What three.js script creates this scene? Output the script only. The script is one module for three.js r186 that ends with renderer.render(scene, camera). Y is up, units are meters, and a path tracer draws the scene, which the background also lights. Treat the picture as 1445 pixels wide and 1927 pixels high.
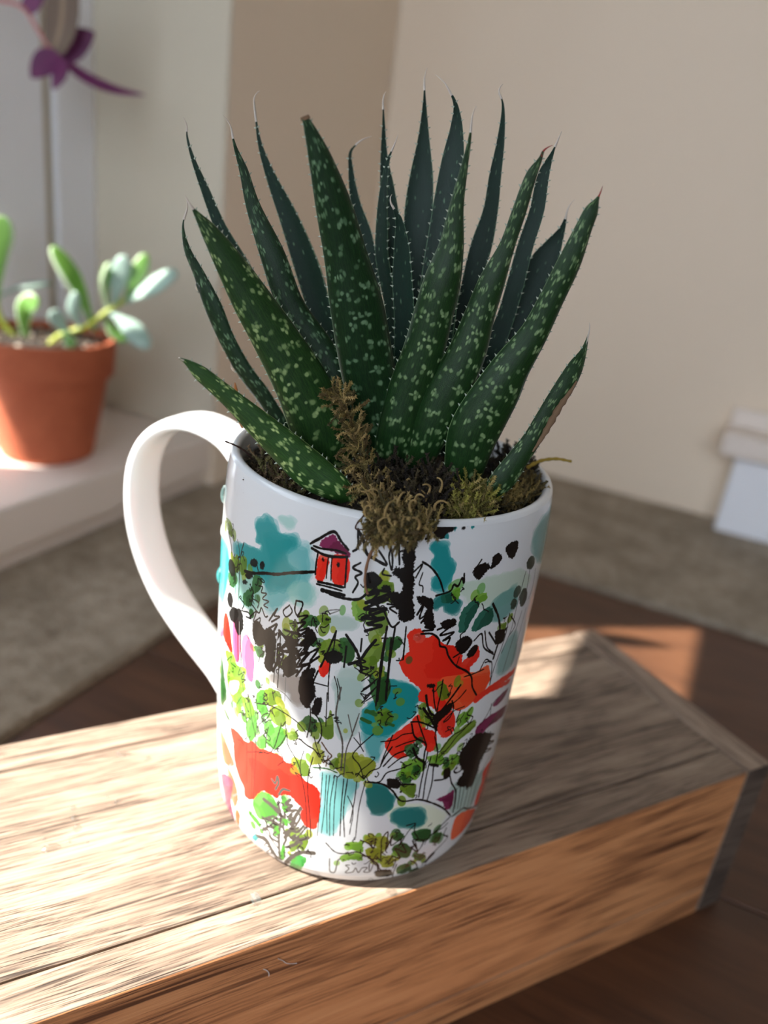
import * as THREE from 'three';
import { RoundedBoxGeometry } from 'three/addons/geometries/RoundedBoxGeometry.js';
import { mergeGeometries, mergeVertices, toCreasedNormals } from 'three/addons/utils/BufferGeometryUtils.js';
import { createNoise2D, createNoise3D } from 'simplex-noise';

// ---------- camera, sky, sun, exposure ----------
// Plan of the room in millimetres: s runs along the window wall away from the camera, n runs out of that wall into the room, y is up from the floor.
const V = (s, n, y) => new THREE.Vector3(n / 1000, y / 1000, -s / 1000);
const LY = 0.3939, PITCH = 0.3917, ROLL = 0.1347;                      // heading, tilt down and roll of the hand-held camera
const scene = new THREE.Scene();
const camera = new THREE.PerspectiveCamera(2 * Math.atan(963.5 / 1495.95) * 180 / Math.PI, 1445 / 1927, 0.01, 60);
{
  const ahead = new THREE.Vector3(-Math.sin(LY), 0, -Math.cos(LY)), side = new THREE.Vector3(Math.cos(LY), 0, -Math.sin(LY));
  const f = ahead.clone().multiplyScalar(Math.cos(PITCH)).add(new THREE.Vector3(0, -Math.sin(PITCH), 0));
  const up = side.clone().cross(f);
  const r = side.clone().multiplyScalar(Math.cos(ROLL)).addScaledVector(up, Math.sin(ROLL));
  const u = r.clone().cross(f);
  camera.quaternion.setFromRotationMatrix(new THREE.Matrix4().makeBasis(r, u, f.negate()));
  camera.position.copy(V(0, 0, 259.3));
}
camera.focus = 0.194;
camera.userData.fStop = 7.5;
scene.background = new THREE.Color(0.82, 0.93, 1.08);
scene.backgroundIntensity = 5.3;
const sun = new THREE.DirectionalLight(new THREE.Color(1.0, 0.955, 0.88), 27);
sun.position.copy(V(195 - 0.75 * 800, -80 - 800, 100 + 1.26 * 800));
sun.target.position.copy(V(195, -80, 100));
sun.castShadow = true;
sun.shadow.radius = 1;
sun.shadow.mapSize.set(2048, 2048);
Object.assign(sun.shadow.camera, { left: -1, right: 1, top: 1, bottom: -1, near: 0.05, far: 4 });
scene.add(sun, sun.target);
const renderer = new THREE.WebGLRenderer({ antialias: true });
renderer.toneMapping = THREE.LinearToneMapping;
renderer.toneMappingExposure = 0.84;
renderer.shadowMap.enabled = true;
renderer.shadowMap.type = THREE.PCFSoftShadowMap;

// ---------- helpers ----------
function rng(seed) { let a = seed >>> 0; return () => { a = (a + 0x6D2B79F5) | 0; let t = Math.imul(a ^ (a >>> 15), 1 | a); t = (t + Math.imul(t ^ (t >>> 7), 61 | t)) ^ t; return ((t ^ (t >>> 14)) >>> 0) / 4294967296; }; }
const N2 = createNoise2D(rng(11)), N3 = createNoise3D(rng(12));
const lerp = THREE.MathUtils.lerp, clamp = THREE.MathUtils.clamp, smooth = THREE.MathUtils.smoothstep;
const counts = {};
function numbered(name) { counts[name] = (counts[name] ?? -1) + 1; return counts[name] ? name + '_' + String(counts[name]).padStart(3, '0') : name; }
function group(name, at = new THREE.Vector3(), turn = 0, parent = scene) { const g = new THREE.Group(); g.name = parent === scene ? numbered(name) : name; g.position.copy(at); g.rotation.y = turn; parent.add(g); return g; }
function mesh(name, geometry, material, parent = scene) {
  const m = new THREE.Mesh(geometry, material); m.name = parent === scene ? numbered(name) : name;
  m.castShadow = m.receiveShadow = true; parent.add(m); return m;
}
function tag(o, label, category, grp) { o.userData.label = label; if (category) o.userData.category = category; if (grp) o.userData.group = grp; return o; }
function structure(o, label) { o.userData.kind = 'structure'; if (label) o.userData.label = label; return o; }
const std = (o) => new THREE.MeshStandardMaterial(o), phys = (o) => new THREE.MeshPhysicalMaterial(o);
function texture(w, h, fn, srgb = true) {                               // fn(u, v) -> [r, g, b] in 0..1
  const d = new Uint8Array(w * h * 4);
  for (let j = 0, k = 0; j < h; j++) for (let i = 0; i < w; i++, k += 4) {
    const c = fn((i + 0.5) / w, (j + 0.5) / h);
    d[k] = clamp(c[0], 0, 1) * 255; d[k + 1] = clamp(c[1], 0, 1) * 255; d[k + 2] = clamp(c[2], 0, 1) * 255; d[k + 3] = 255;
  }
  const t = new THREE.DataTexture(d, w, h); t.wrapS = t.wrapT = THREE.RepeatWrapping; t.magFilter = t.minFilter = THREE.LinearFilter;
  if (srgb) t.colorSpace = THREE.SRGBColorSpace;
  t.needsUpdate = true; return t;
}
const mix3 = (a, b, t) => [lerp(a[0], b[0], t), lerp(a[1], b[1], t), lerp(a[2], b[2], t)];
// a box in plan millimetres with slightly rounded edges and uv in metres
function block(s0, s1, n0, n1, y0, y1, round = 1, along = 's') {
  const w = n1 - n0, h = y1 - y0, d = s1 - s0;
  const g = round > 0 ? new RoundedBoxGeometry(w / 1000, h / 1000, d / 1000, 2, Math.min(round, w / 2.1, h / 2.1, d / 2.1) / 1000) : new THREE.BoxGeometry(w / 1000, h / 1000, d / 1000);
  metricUv(g, along === 'n' ? 'x' : along === 'y' ? 'y' : 'z', s0 * 0.0137 + n0 * 0.0071);
  g.translate((n0 + n1) / 2000, (y0 + y1) / 2000, -(s0 + s1) / 2000);
  return g;
}
// box projection: u runs along the named axis (the grain), v across it
function metricUv(g, grain = 'x', shift = 0) {
  const p = g.attributes.position, nn = g.attributes.normal, uv = new Float32Array(p.count * 2), ax = { x: 0, y: 1, z: 2 }[grain];
  const P = [0, 0, 0], Q = [0, 0, 0];
  for (let i = 0; i < p.count; i++) {
    P[0] = p.getX(i); P[1] = p.getY(i); P[2] = p.getZ(i); Q[0] = Math.abs(nn.getX(i)); Q[1] = Math.abs(nn.getY(i)); Q[2] = Math.abs(nn.getZ(i));
    const k = Q[0] > Q[1] && Q[0] > Q[2] ? 0 : Q[1] > Q[2] ? 1 : 2;
    const rest = [0, 1, 2].filter((a) => a !== k);
    const ua = rest.includes(ax) ? ax : rest[0], va = rest.find((a) => a !== ua);
    uv[i * 2] = P[ua] + shift; uv[i * 2 + 1] = P[va] + shift * 0.37 + k * 0.131;
  }
  g.setAttribute('uv', new THREE.BufferAttribute(uv, 2));
  return g;
}
// a tube whose radius changes along a curve; radius(t) in metres, squash flattens it along "flat"
function taperTube(points, radius, seg = 16, around = 8, flat) {
  const c = points instanceof THREE.Curve ? points : new THREE.CatmullRomCurve3(points, false, 'centripetal');
  const pos = [], idx = [], uv = [], fr = c.computeFrenetFrames(seg);
  for (let i = 0; i <= seg; i++) {
    const t = i / seg, q = c.getPointAt(t), r = radius(t);
    for (let j = 0; j <= around; j++) {
      const a = (j / around) * Math.PI * 2, x = Math.cos(a) * r, y = Math.sin(a) * r;
      const o = q.clone().addScaledVector(fr.normals[i], x).addScaledVector(fr.binormals[i], y * (flat ?? 1));
      pos.push(o.x, o.y, o.z); uv.push(t, j / around);
    }
  }
  for (let i = 0; i < seg; i++) for (let j = 0; j < around; j++) { const a = i * (around + 1) + j, b = a + around + 1; idx.push(a, a + 1, b, b, a + 1, b + 1); }
  const g = new THREE.BufferGeometry();
  g.setAttribute('position', new THREE.Float32BufferAttribute(pos, 3)); g.setAttribute('uv', new THREE.Float32BufferAttribute(uv, 2)); g.setIndex(idx); g.computeVertexNormals();
  return g;
}
const triples = (text) => text.trim().split(/\s+/).map((t) => t.split(',').map(Number));

// ---------- surfaces ----------
const grainNoise = (x, y, fine) => 0.55 * N2(x * 3, y * 22) + 0.3 * N2(x * 9 + 5, y * 90) + 0.25 * N2(x * 14 + 9, y * 260) * fine;
function wood(light, mid, dark, seed, opts = {}) {
  const { streak = 0.5, pores = 0.5, w = 2048, h = 1024, scaleU = 0.43, scaleV = 0.125, patch = 0.5 } = opts;
  const wrap = (f, u, v) => { const a = smooth(v, 0.94, 1), b = smooth(u, 0.94, 1); const g = (x) => lerp(f(u, x), f(u - 1, x), b); return lerp(g(v), g(v - 1), a); };
  const value = (u, v) => {
    const x = u * scaleU * 10 + seed, y = v * scaleV * 10 + seed * 1.7 + 0.008 * N2(u * scaleU * 9 + seed, v * scaleV * 14);
    const broad = N2(x * 0.8, y * 4.5), band = N2(x * 1.5 + 3, y * 13), fine = N2(x * 2.4, y * 74), hair = N2(x * 4, y * 220);
    let k = 0.5 + patch * (0.26 * broad + 0.22 * band) + 0.13 * fine + 0.08 * hair;
    const p = N2(x * 5 + 40, y * 250), q = N2(x * 2.2 + 7, y * 10 + 3);
    if (p > 0.42 - 0.3 * q) k -= pores * (p - 0.25) * (0.7 + 0.6 * q);
    const st = N2(x * 1.2 + 17, y * 44 + 2), sb = N2(x * 1.3 + 1, y * 6 + 8);
    k -= streak * Math.max(0, st - 0.25) * Math.max(0, sb + 0.35);
    return k;
  };
  const grid = new Float32Array(w * h);
  for (let j = 0; j < h; j++) for (let i = 0; i < w; i++) grid[j * w + i] = wrap(value, (i + 0.5) / w, (j + 0.5) / h);
  const at = (u, v) => grid[Math.min(h - 1, (v * h) | 0) * w + Math.min(w - 1, (u * w) | 0)];
  const map = texture(w, h, (u, v) => { const k = at(u, v); return k > 0.5 ? mix3(mid, light, clamp((k - 0.5) * 2.2, 0, 1)) : mix3(dark, mid, clamp(k * 2, 0, 1)); });
  const bump = texture(w, h, (u, v) => { const k = clamp(at(u, v) * 0.9, 0, 1); return [k, k, k]; }, false);
  for (const t of [map, bump]) t.repeat.set(1 / scaleU, 1 / scaleV);
  return { map, bump };
}
const c255 = (r, g, b) => [r / 255, g / 255, b / 255];
const paleWood = wood(c255(182, 164, 144), c255(148, 128, 110), c255(50, 38, 30), 3.1, { streak: 0.55, pores: 0.85, patch: 0.5 });
const warmLitWood = wood(c255(226, 166, 114), c255(206, 142, 92), c255(96, 58, 34), 8.4, { streak: 0.95, pores: 0.6, patch: 0.6 });  // warm brown front wood, with bounce from the sunlit floor put into its colour
const floorWood = wood(c255(108, 72, 48), c255(88, 56, 36), c255(60, 37, 24), 15.2, { streak: 0.25, pores: 0.15, patch: 0.6, w: 1024, scaleU: 0.9, scaleV: 0.45 });
const matPale = std({ map: paleWood.map, bumpMap: paleWood.bump, bumpScale: 0.0005, roughness: 0.72 });
const matWarmLit = std({ map: warmLitWood.map, bumpMap: warmLitWood.bump, bumpScale: 0.0003, roughness: 0.6 });
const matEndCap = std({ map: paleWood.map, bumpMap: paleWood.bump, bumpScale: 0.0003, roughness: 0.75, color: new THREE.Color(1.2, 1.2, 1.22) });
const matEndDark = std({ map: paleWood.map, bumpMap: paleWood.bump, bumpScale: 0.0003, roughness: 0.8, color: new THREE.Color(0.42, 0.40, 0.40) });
const matFloor = std({ map: floorWood.map, bumpMap: floorWood.bump, bumpScale: 0.0002, roughness: 0.5 });
const plasterBump = texture(512, 512, (u, v) => { const k = 0.5 + 0.25 * N2(u * 30, v * 30) + 0.2 * N2(u * 90, v * 90); return [k, k, k]; }, false);
plasterBump.repeat.set(4, 4);
const paint = (r, g, b, rough = 0.85) => std({ color: new THREE.Color().setStyle(`rgb(${r},${g},${b})`), roughness: rough, bumpMap: plasterBump, bumpScale: 0.0002 });
const matWall = paint(238, 221, 198), matReveal = paint(206, 198, 178), matWhite = paint(244, 246, 250, 0.55), matSill = paint(238, 226, 214, 0.5), matCeilDark = paint(150, 140, 130), matFarDark = paint(136, 124, 114);  // ceiling, far and back walls are out of view, darkened to hold back bounce
const stoneMap = texture(1024, 1024, (u, v) => {
  const x = u * 10, y = v * 10, k = 0.5 + 0.2 * N2(x * 0.8, y * 0.8) + 0.16 * N2(x * 3, y * 3) + 0.12 * N2(x * 11, y * 11) + 0.1 * N2(x * 34, y * 34);
  const spot = N2(x * 2.2 + 30, y * 2.2) > 0.55 && N2(x * 9, y * 9 + 4) > 0.1 ? 0.25 : 0;
  return mix3(c255(122, 109, 92), c255(186, 174, 156), clamp(k - spot, 0, 1));
});
const stoneBump = texture(512, 512, (u, v) => { const k = 0.5 + 0.2 * N2(u * 20, v * 20) + 0.25 * N2(u * 80, v * 80); return [k, k, k]; }, false);
stoneMap.repeat.set(2.2, 2.2); stoneBump.repeat.set(4, 4);
const matStone = std({ map: stoneMap, bumpMap: stoneBump, bumpScale: 0.0012, roughness: 0.95 });

// ---------- the room ----------
const RX = 2100, BK = -1700, CEIL = 2300;                              // far side, back wall and ceiling
{
  const floor = structure(group('floor'), 'brown wooden floor boards laid parallel to the beige wall');
  for (let k = 0, s1 = 555; s1 > BK; k++, s1 -= 255) mesh('plank', block(Math.max(s1 - 255, BK), s1 - 1.3, -259, RX, -30, 0, 1.6, 'n'), matFloor, floor);
  mesh('underlay', block(BK, 780, -385, RX, -60, -30.5, 0), matStone, floor);
  const kerb = structure(group('trim_1'), 'rough grey stone kerb along the foot of both walls');
  const shapeSlab = (s0, s1, n0, n1) => {                                // a rough slab with an uneven top and a worn edge
    const g = new RoundedBoxGeometry((n1 - n0) / 1000, 0.041, (s1 - s0) / 1000, 4, 0.004); g.translate((n0 + n1) / 2000, -0.0165, -(s0 + s1) / 2000); metricUv(g, 'z'); return g;
  };
  mesh('slab', shapeSlab(BK, 555, -388, -259.5), matStone, kerb);
  mesh('slab', shapeSlab(555.5, 790, -388, 900), matStone, kerb);
  mesh('slab', shapeSlab(555.5, 790, 901, RX), matStone, kerb);

  const left = structure(group('wall_left'), 'beige plastered wall with a deep window recess');
  mesh('lower_wall', block(BK, 520, -620, -386, -60, 17, 0), matSill, left);
  mesh('pier', block(521, 900, -620, -377, -60, CEIL, 2), matWall, left);
  mesh('reveal', block(519.6, 521, -512, -377.3, 48, 1900, 0.5), matReveal, left);
  mesh('upper_wall', block(-760, 520, -620, -386, 1900, CEIL, 2), matWall, left);
  mesh('pier', block(BK - 120, -760, -620, -386, -60, CEIL, 2), matWall, left);
  const sill = structure(group('trim_2'), 'white painted windowsill under the window recess');
  mesh('sill_board', block(-760, 519.5, -512, -379, 16, 48, 3), matSill, sill);

  const win = structure(group('window_1'), 'white window frame with panelled side beside the pot, unseen panels out of view shape the sunlight');
  const box = (name, ...a) => mesh(name, block(...a), matWhite, win);
  box('jamb', 481, 520, -512, -500, 48, 1900, 1.5);
  mesh('groove', block(470, 481, -514, -506, 48, 1900, 0), matReveal, win);
  box('panel', 356, 470, -512, -500, 48, 1900, 1.5);
  box('panel', 151.5, 306, -512, -500, 48, 1900, 1.5);  // out of view from here down: panels and panes placed to shape the sunlight
  box('rail', 306, 356, -512, -500, 48, 62, 1);
  box('unseen_head_panel', 306, 356, -512, -500, 390, 1900, 1);
  box('unseen_lower_panel', -300, 151.5, -512, -500, 48, 400, 1.5);
  box('unseen_head_panel', -300, 151.5, -510, -500, 670, 1900, 0);
  box('panel', -760, -300, -512, -500, 48, 1900, 1.5);
  const glass = phys({ color: 0xffffff, transmission: 1, thickness: 0, roughness: 0, ior: 1.45 });
  mesh('pane', block(306, 356, -508.5, -507, 62, 390, 0), glass, win);
  mesh('pane', block(-300, 151.5, -508.5, -507, 400, 670, 0), glass, win);

  const right = structure(group('wall_right'), 'plain beige wall beyond the plant');
  mesh('plaster', block(780, 900, -376.5, RX + 120, -60, CEIL, 0), matWall, right);
  const far = structure(group('wall_far'), 'unseen far wall of the room, toned dark to keep the right side dim');
  mesh('plaster', block(BK - 120, 780, RX, RX + 120, -60, CEIL, 0), matFarDark, far);
  const back = structure(group('wall_back'), 'unseen dark-toned wall behind the camera around a wide window');
  const W = [-330, 1350, 240, 1560];
  mesh('pier', block(BK - 120, BK, -386, W[0], -60, CEIL, 0), matFarDark, back);
  mesh('pier', block(BK - 120, BK, W[1], RX, -60, CEIL, 0), matFarDark, back);
  mesh('sill_wall', block(BK - 120, BK, W[0], W[1], -60, W[2], 0), matFarDark, back);
  mesh('lintel', block(BK - 120, BK, W[0], W[1], W[3], CEIL, 0), matFarDark, back);
  const w2 = structure(group('unseen_window_2'), 'unseen wide white framed window behind the camera, placed to light the room');  // out of view, sized and placed to light the walls and mug front
  for (const [n0, n1, y0, y1] of [[W[0], W[0] + 50, W[2], W[3]], [W[1] - 50, W[1], W[2], W[3]], [190, 240, W[2], W[3]], [770, 820, W[2], W[3]], [W[0] + 50, W[1] - 50, W[2], W[2] + 50], [W[0] + 50, W[1] - 50, W[3] - 50, W[3]]]) mesh('frame', block(BK - 60, BK - 10, n0, n1, y0, y1, 2), matWhite, w2);
  const ceil = structure(group('ceiling'), 'unseen plaster ceiling, toned dark to cut the light from above');
  mesh('plaster', block(BK - 120, 900, -620, RX + 120, CEIL, CEIL + 100, 0), matCeilDark, ceil);

  const ledge = structure(group('trim_3'), 'low white ledge with an overhanging slab on the right wall');
  mesh('slab', block(736, 780, 1, 420, 75, 96, 4), matSill, ledge);
  mesh('body', block(748, 780, 16, 405, 3, 75, 2), matWhite, ledge);
  mesh('upstand', block(770, 780, 3, 420, 96, 112, 2), matSill, ledge);
}

// ---------- the upturned wooden box ----------
const BOXTOP = 72.77;
{
  const boxT = tag(group('wooden_box', V(356.06, -30.57, 0), 0.9305), 'weathered whitewashed wooden box turned upside down under the mug', 'box');
  const board = (name, x0, x1, y0, y1, z0, z1, grain, mats, round = 0.9, shift = 0) => {
    const g = new RoundedBoxGeometry((x1 - x0) / 1000, (y1 - y0) / 1000, (z1 - z0) / 1000, 3, round / 1000);
    metricUv(g, grain, shift);
    g.translate((x0 + x1) / 2000, (y0 + y1) / 2000, (z0 + z1) / 2000);
    return mesh(name, g, mats, boxT);
  };
  const front = [matPale, matPale, matPale, matPale, matWarmLit, matPale];
  board('side_board', -407, -13.3, 14.4, BOXTOP, 88.6, 101.8, 'x', front, 1.1, 0.31);
  board('side_board', -407, -13.3, 14.4, BOXTOP, 0, 13.0, 'x', matPale, 1.1, 0.77);
  board('bottom_strip', -407, -13.3, 0, 14.0, 88.9, 101.6, 'x', front, 0.8, 1.13);
  board('bottom_strip', -407, -13.3, 0, 14.0, 0.2, 13, 'x', matPale, 0.8, 1.5);
  board('top_panel', -407, -13.3, 61, BOXTOP - 0.2, 13.5, 88.1, 'x', matPale, 0.7, 0.05);
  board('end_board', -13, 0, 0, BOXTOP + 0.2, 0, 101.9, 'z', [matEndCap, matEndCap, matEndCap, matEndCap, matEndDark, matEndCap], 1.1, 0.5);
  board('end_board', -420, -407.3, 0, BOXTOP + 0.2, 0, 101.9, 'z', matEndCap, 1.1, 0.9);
}

// ---------- the mug ----------
const MUG = V(195.1, -80.5, BOXTOP + 0.05);
const PROFILE = [[39.3, 0], [41.2, 1.8], [42.6, 5], [43.6, 14], [44.4, 28], [45.2, 48], [45.7, 68], [45.9, 88], [45.7, 102], [45.2, 111], [44.6, 115.2]];
function outerRadius(y) { for (let i = 1; i < PROFILE.length; i++) if (y <= PROFILE[i][1]) { const [r0, y0] = PROFILE[i - 1], [r1, y1] = PROFILE[i]; return lerp(r0, r1, (y - y0) / (y1 - y0)); } return 44.6; }
const INKS = { teal: [24, 138, 138], teal2: [30, 112, 108], tealtrunk: [112, 186, 182], cyan: [40, 182, 180], mint: [150, 200, 186], palemint: [196, 212, 196], greymint: [168, 192, 182], bluegreen: [96, 150, 142], hill: [222, 232, 206],
  olive: [104, 134, 34], yolive: [146, 156, 42], lime: [112, 164, 44], lgreen: [78, 148, 52], green: [70, 160, 74], dgreen: [44, 92, 40], dgreen2: [30, 92, 72], purple: [122, 34, 74], magenta: [204, 76, 122], pink: [240, 150, 130],
  red: [232, 52, 34], orange: [238, 92, 50], taupe: [158, 152, 144], grey: [128, 126, 122], dgrey: [84, 78, 72], brown: [92, 66, 46], ink: [18, 16, 14], blackgreen: [38, 48, 36], white: [224, 226, 226] };
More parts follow.
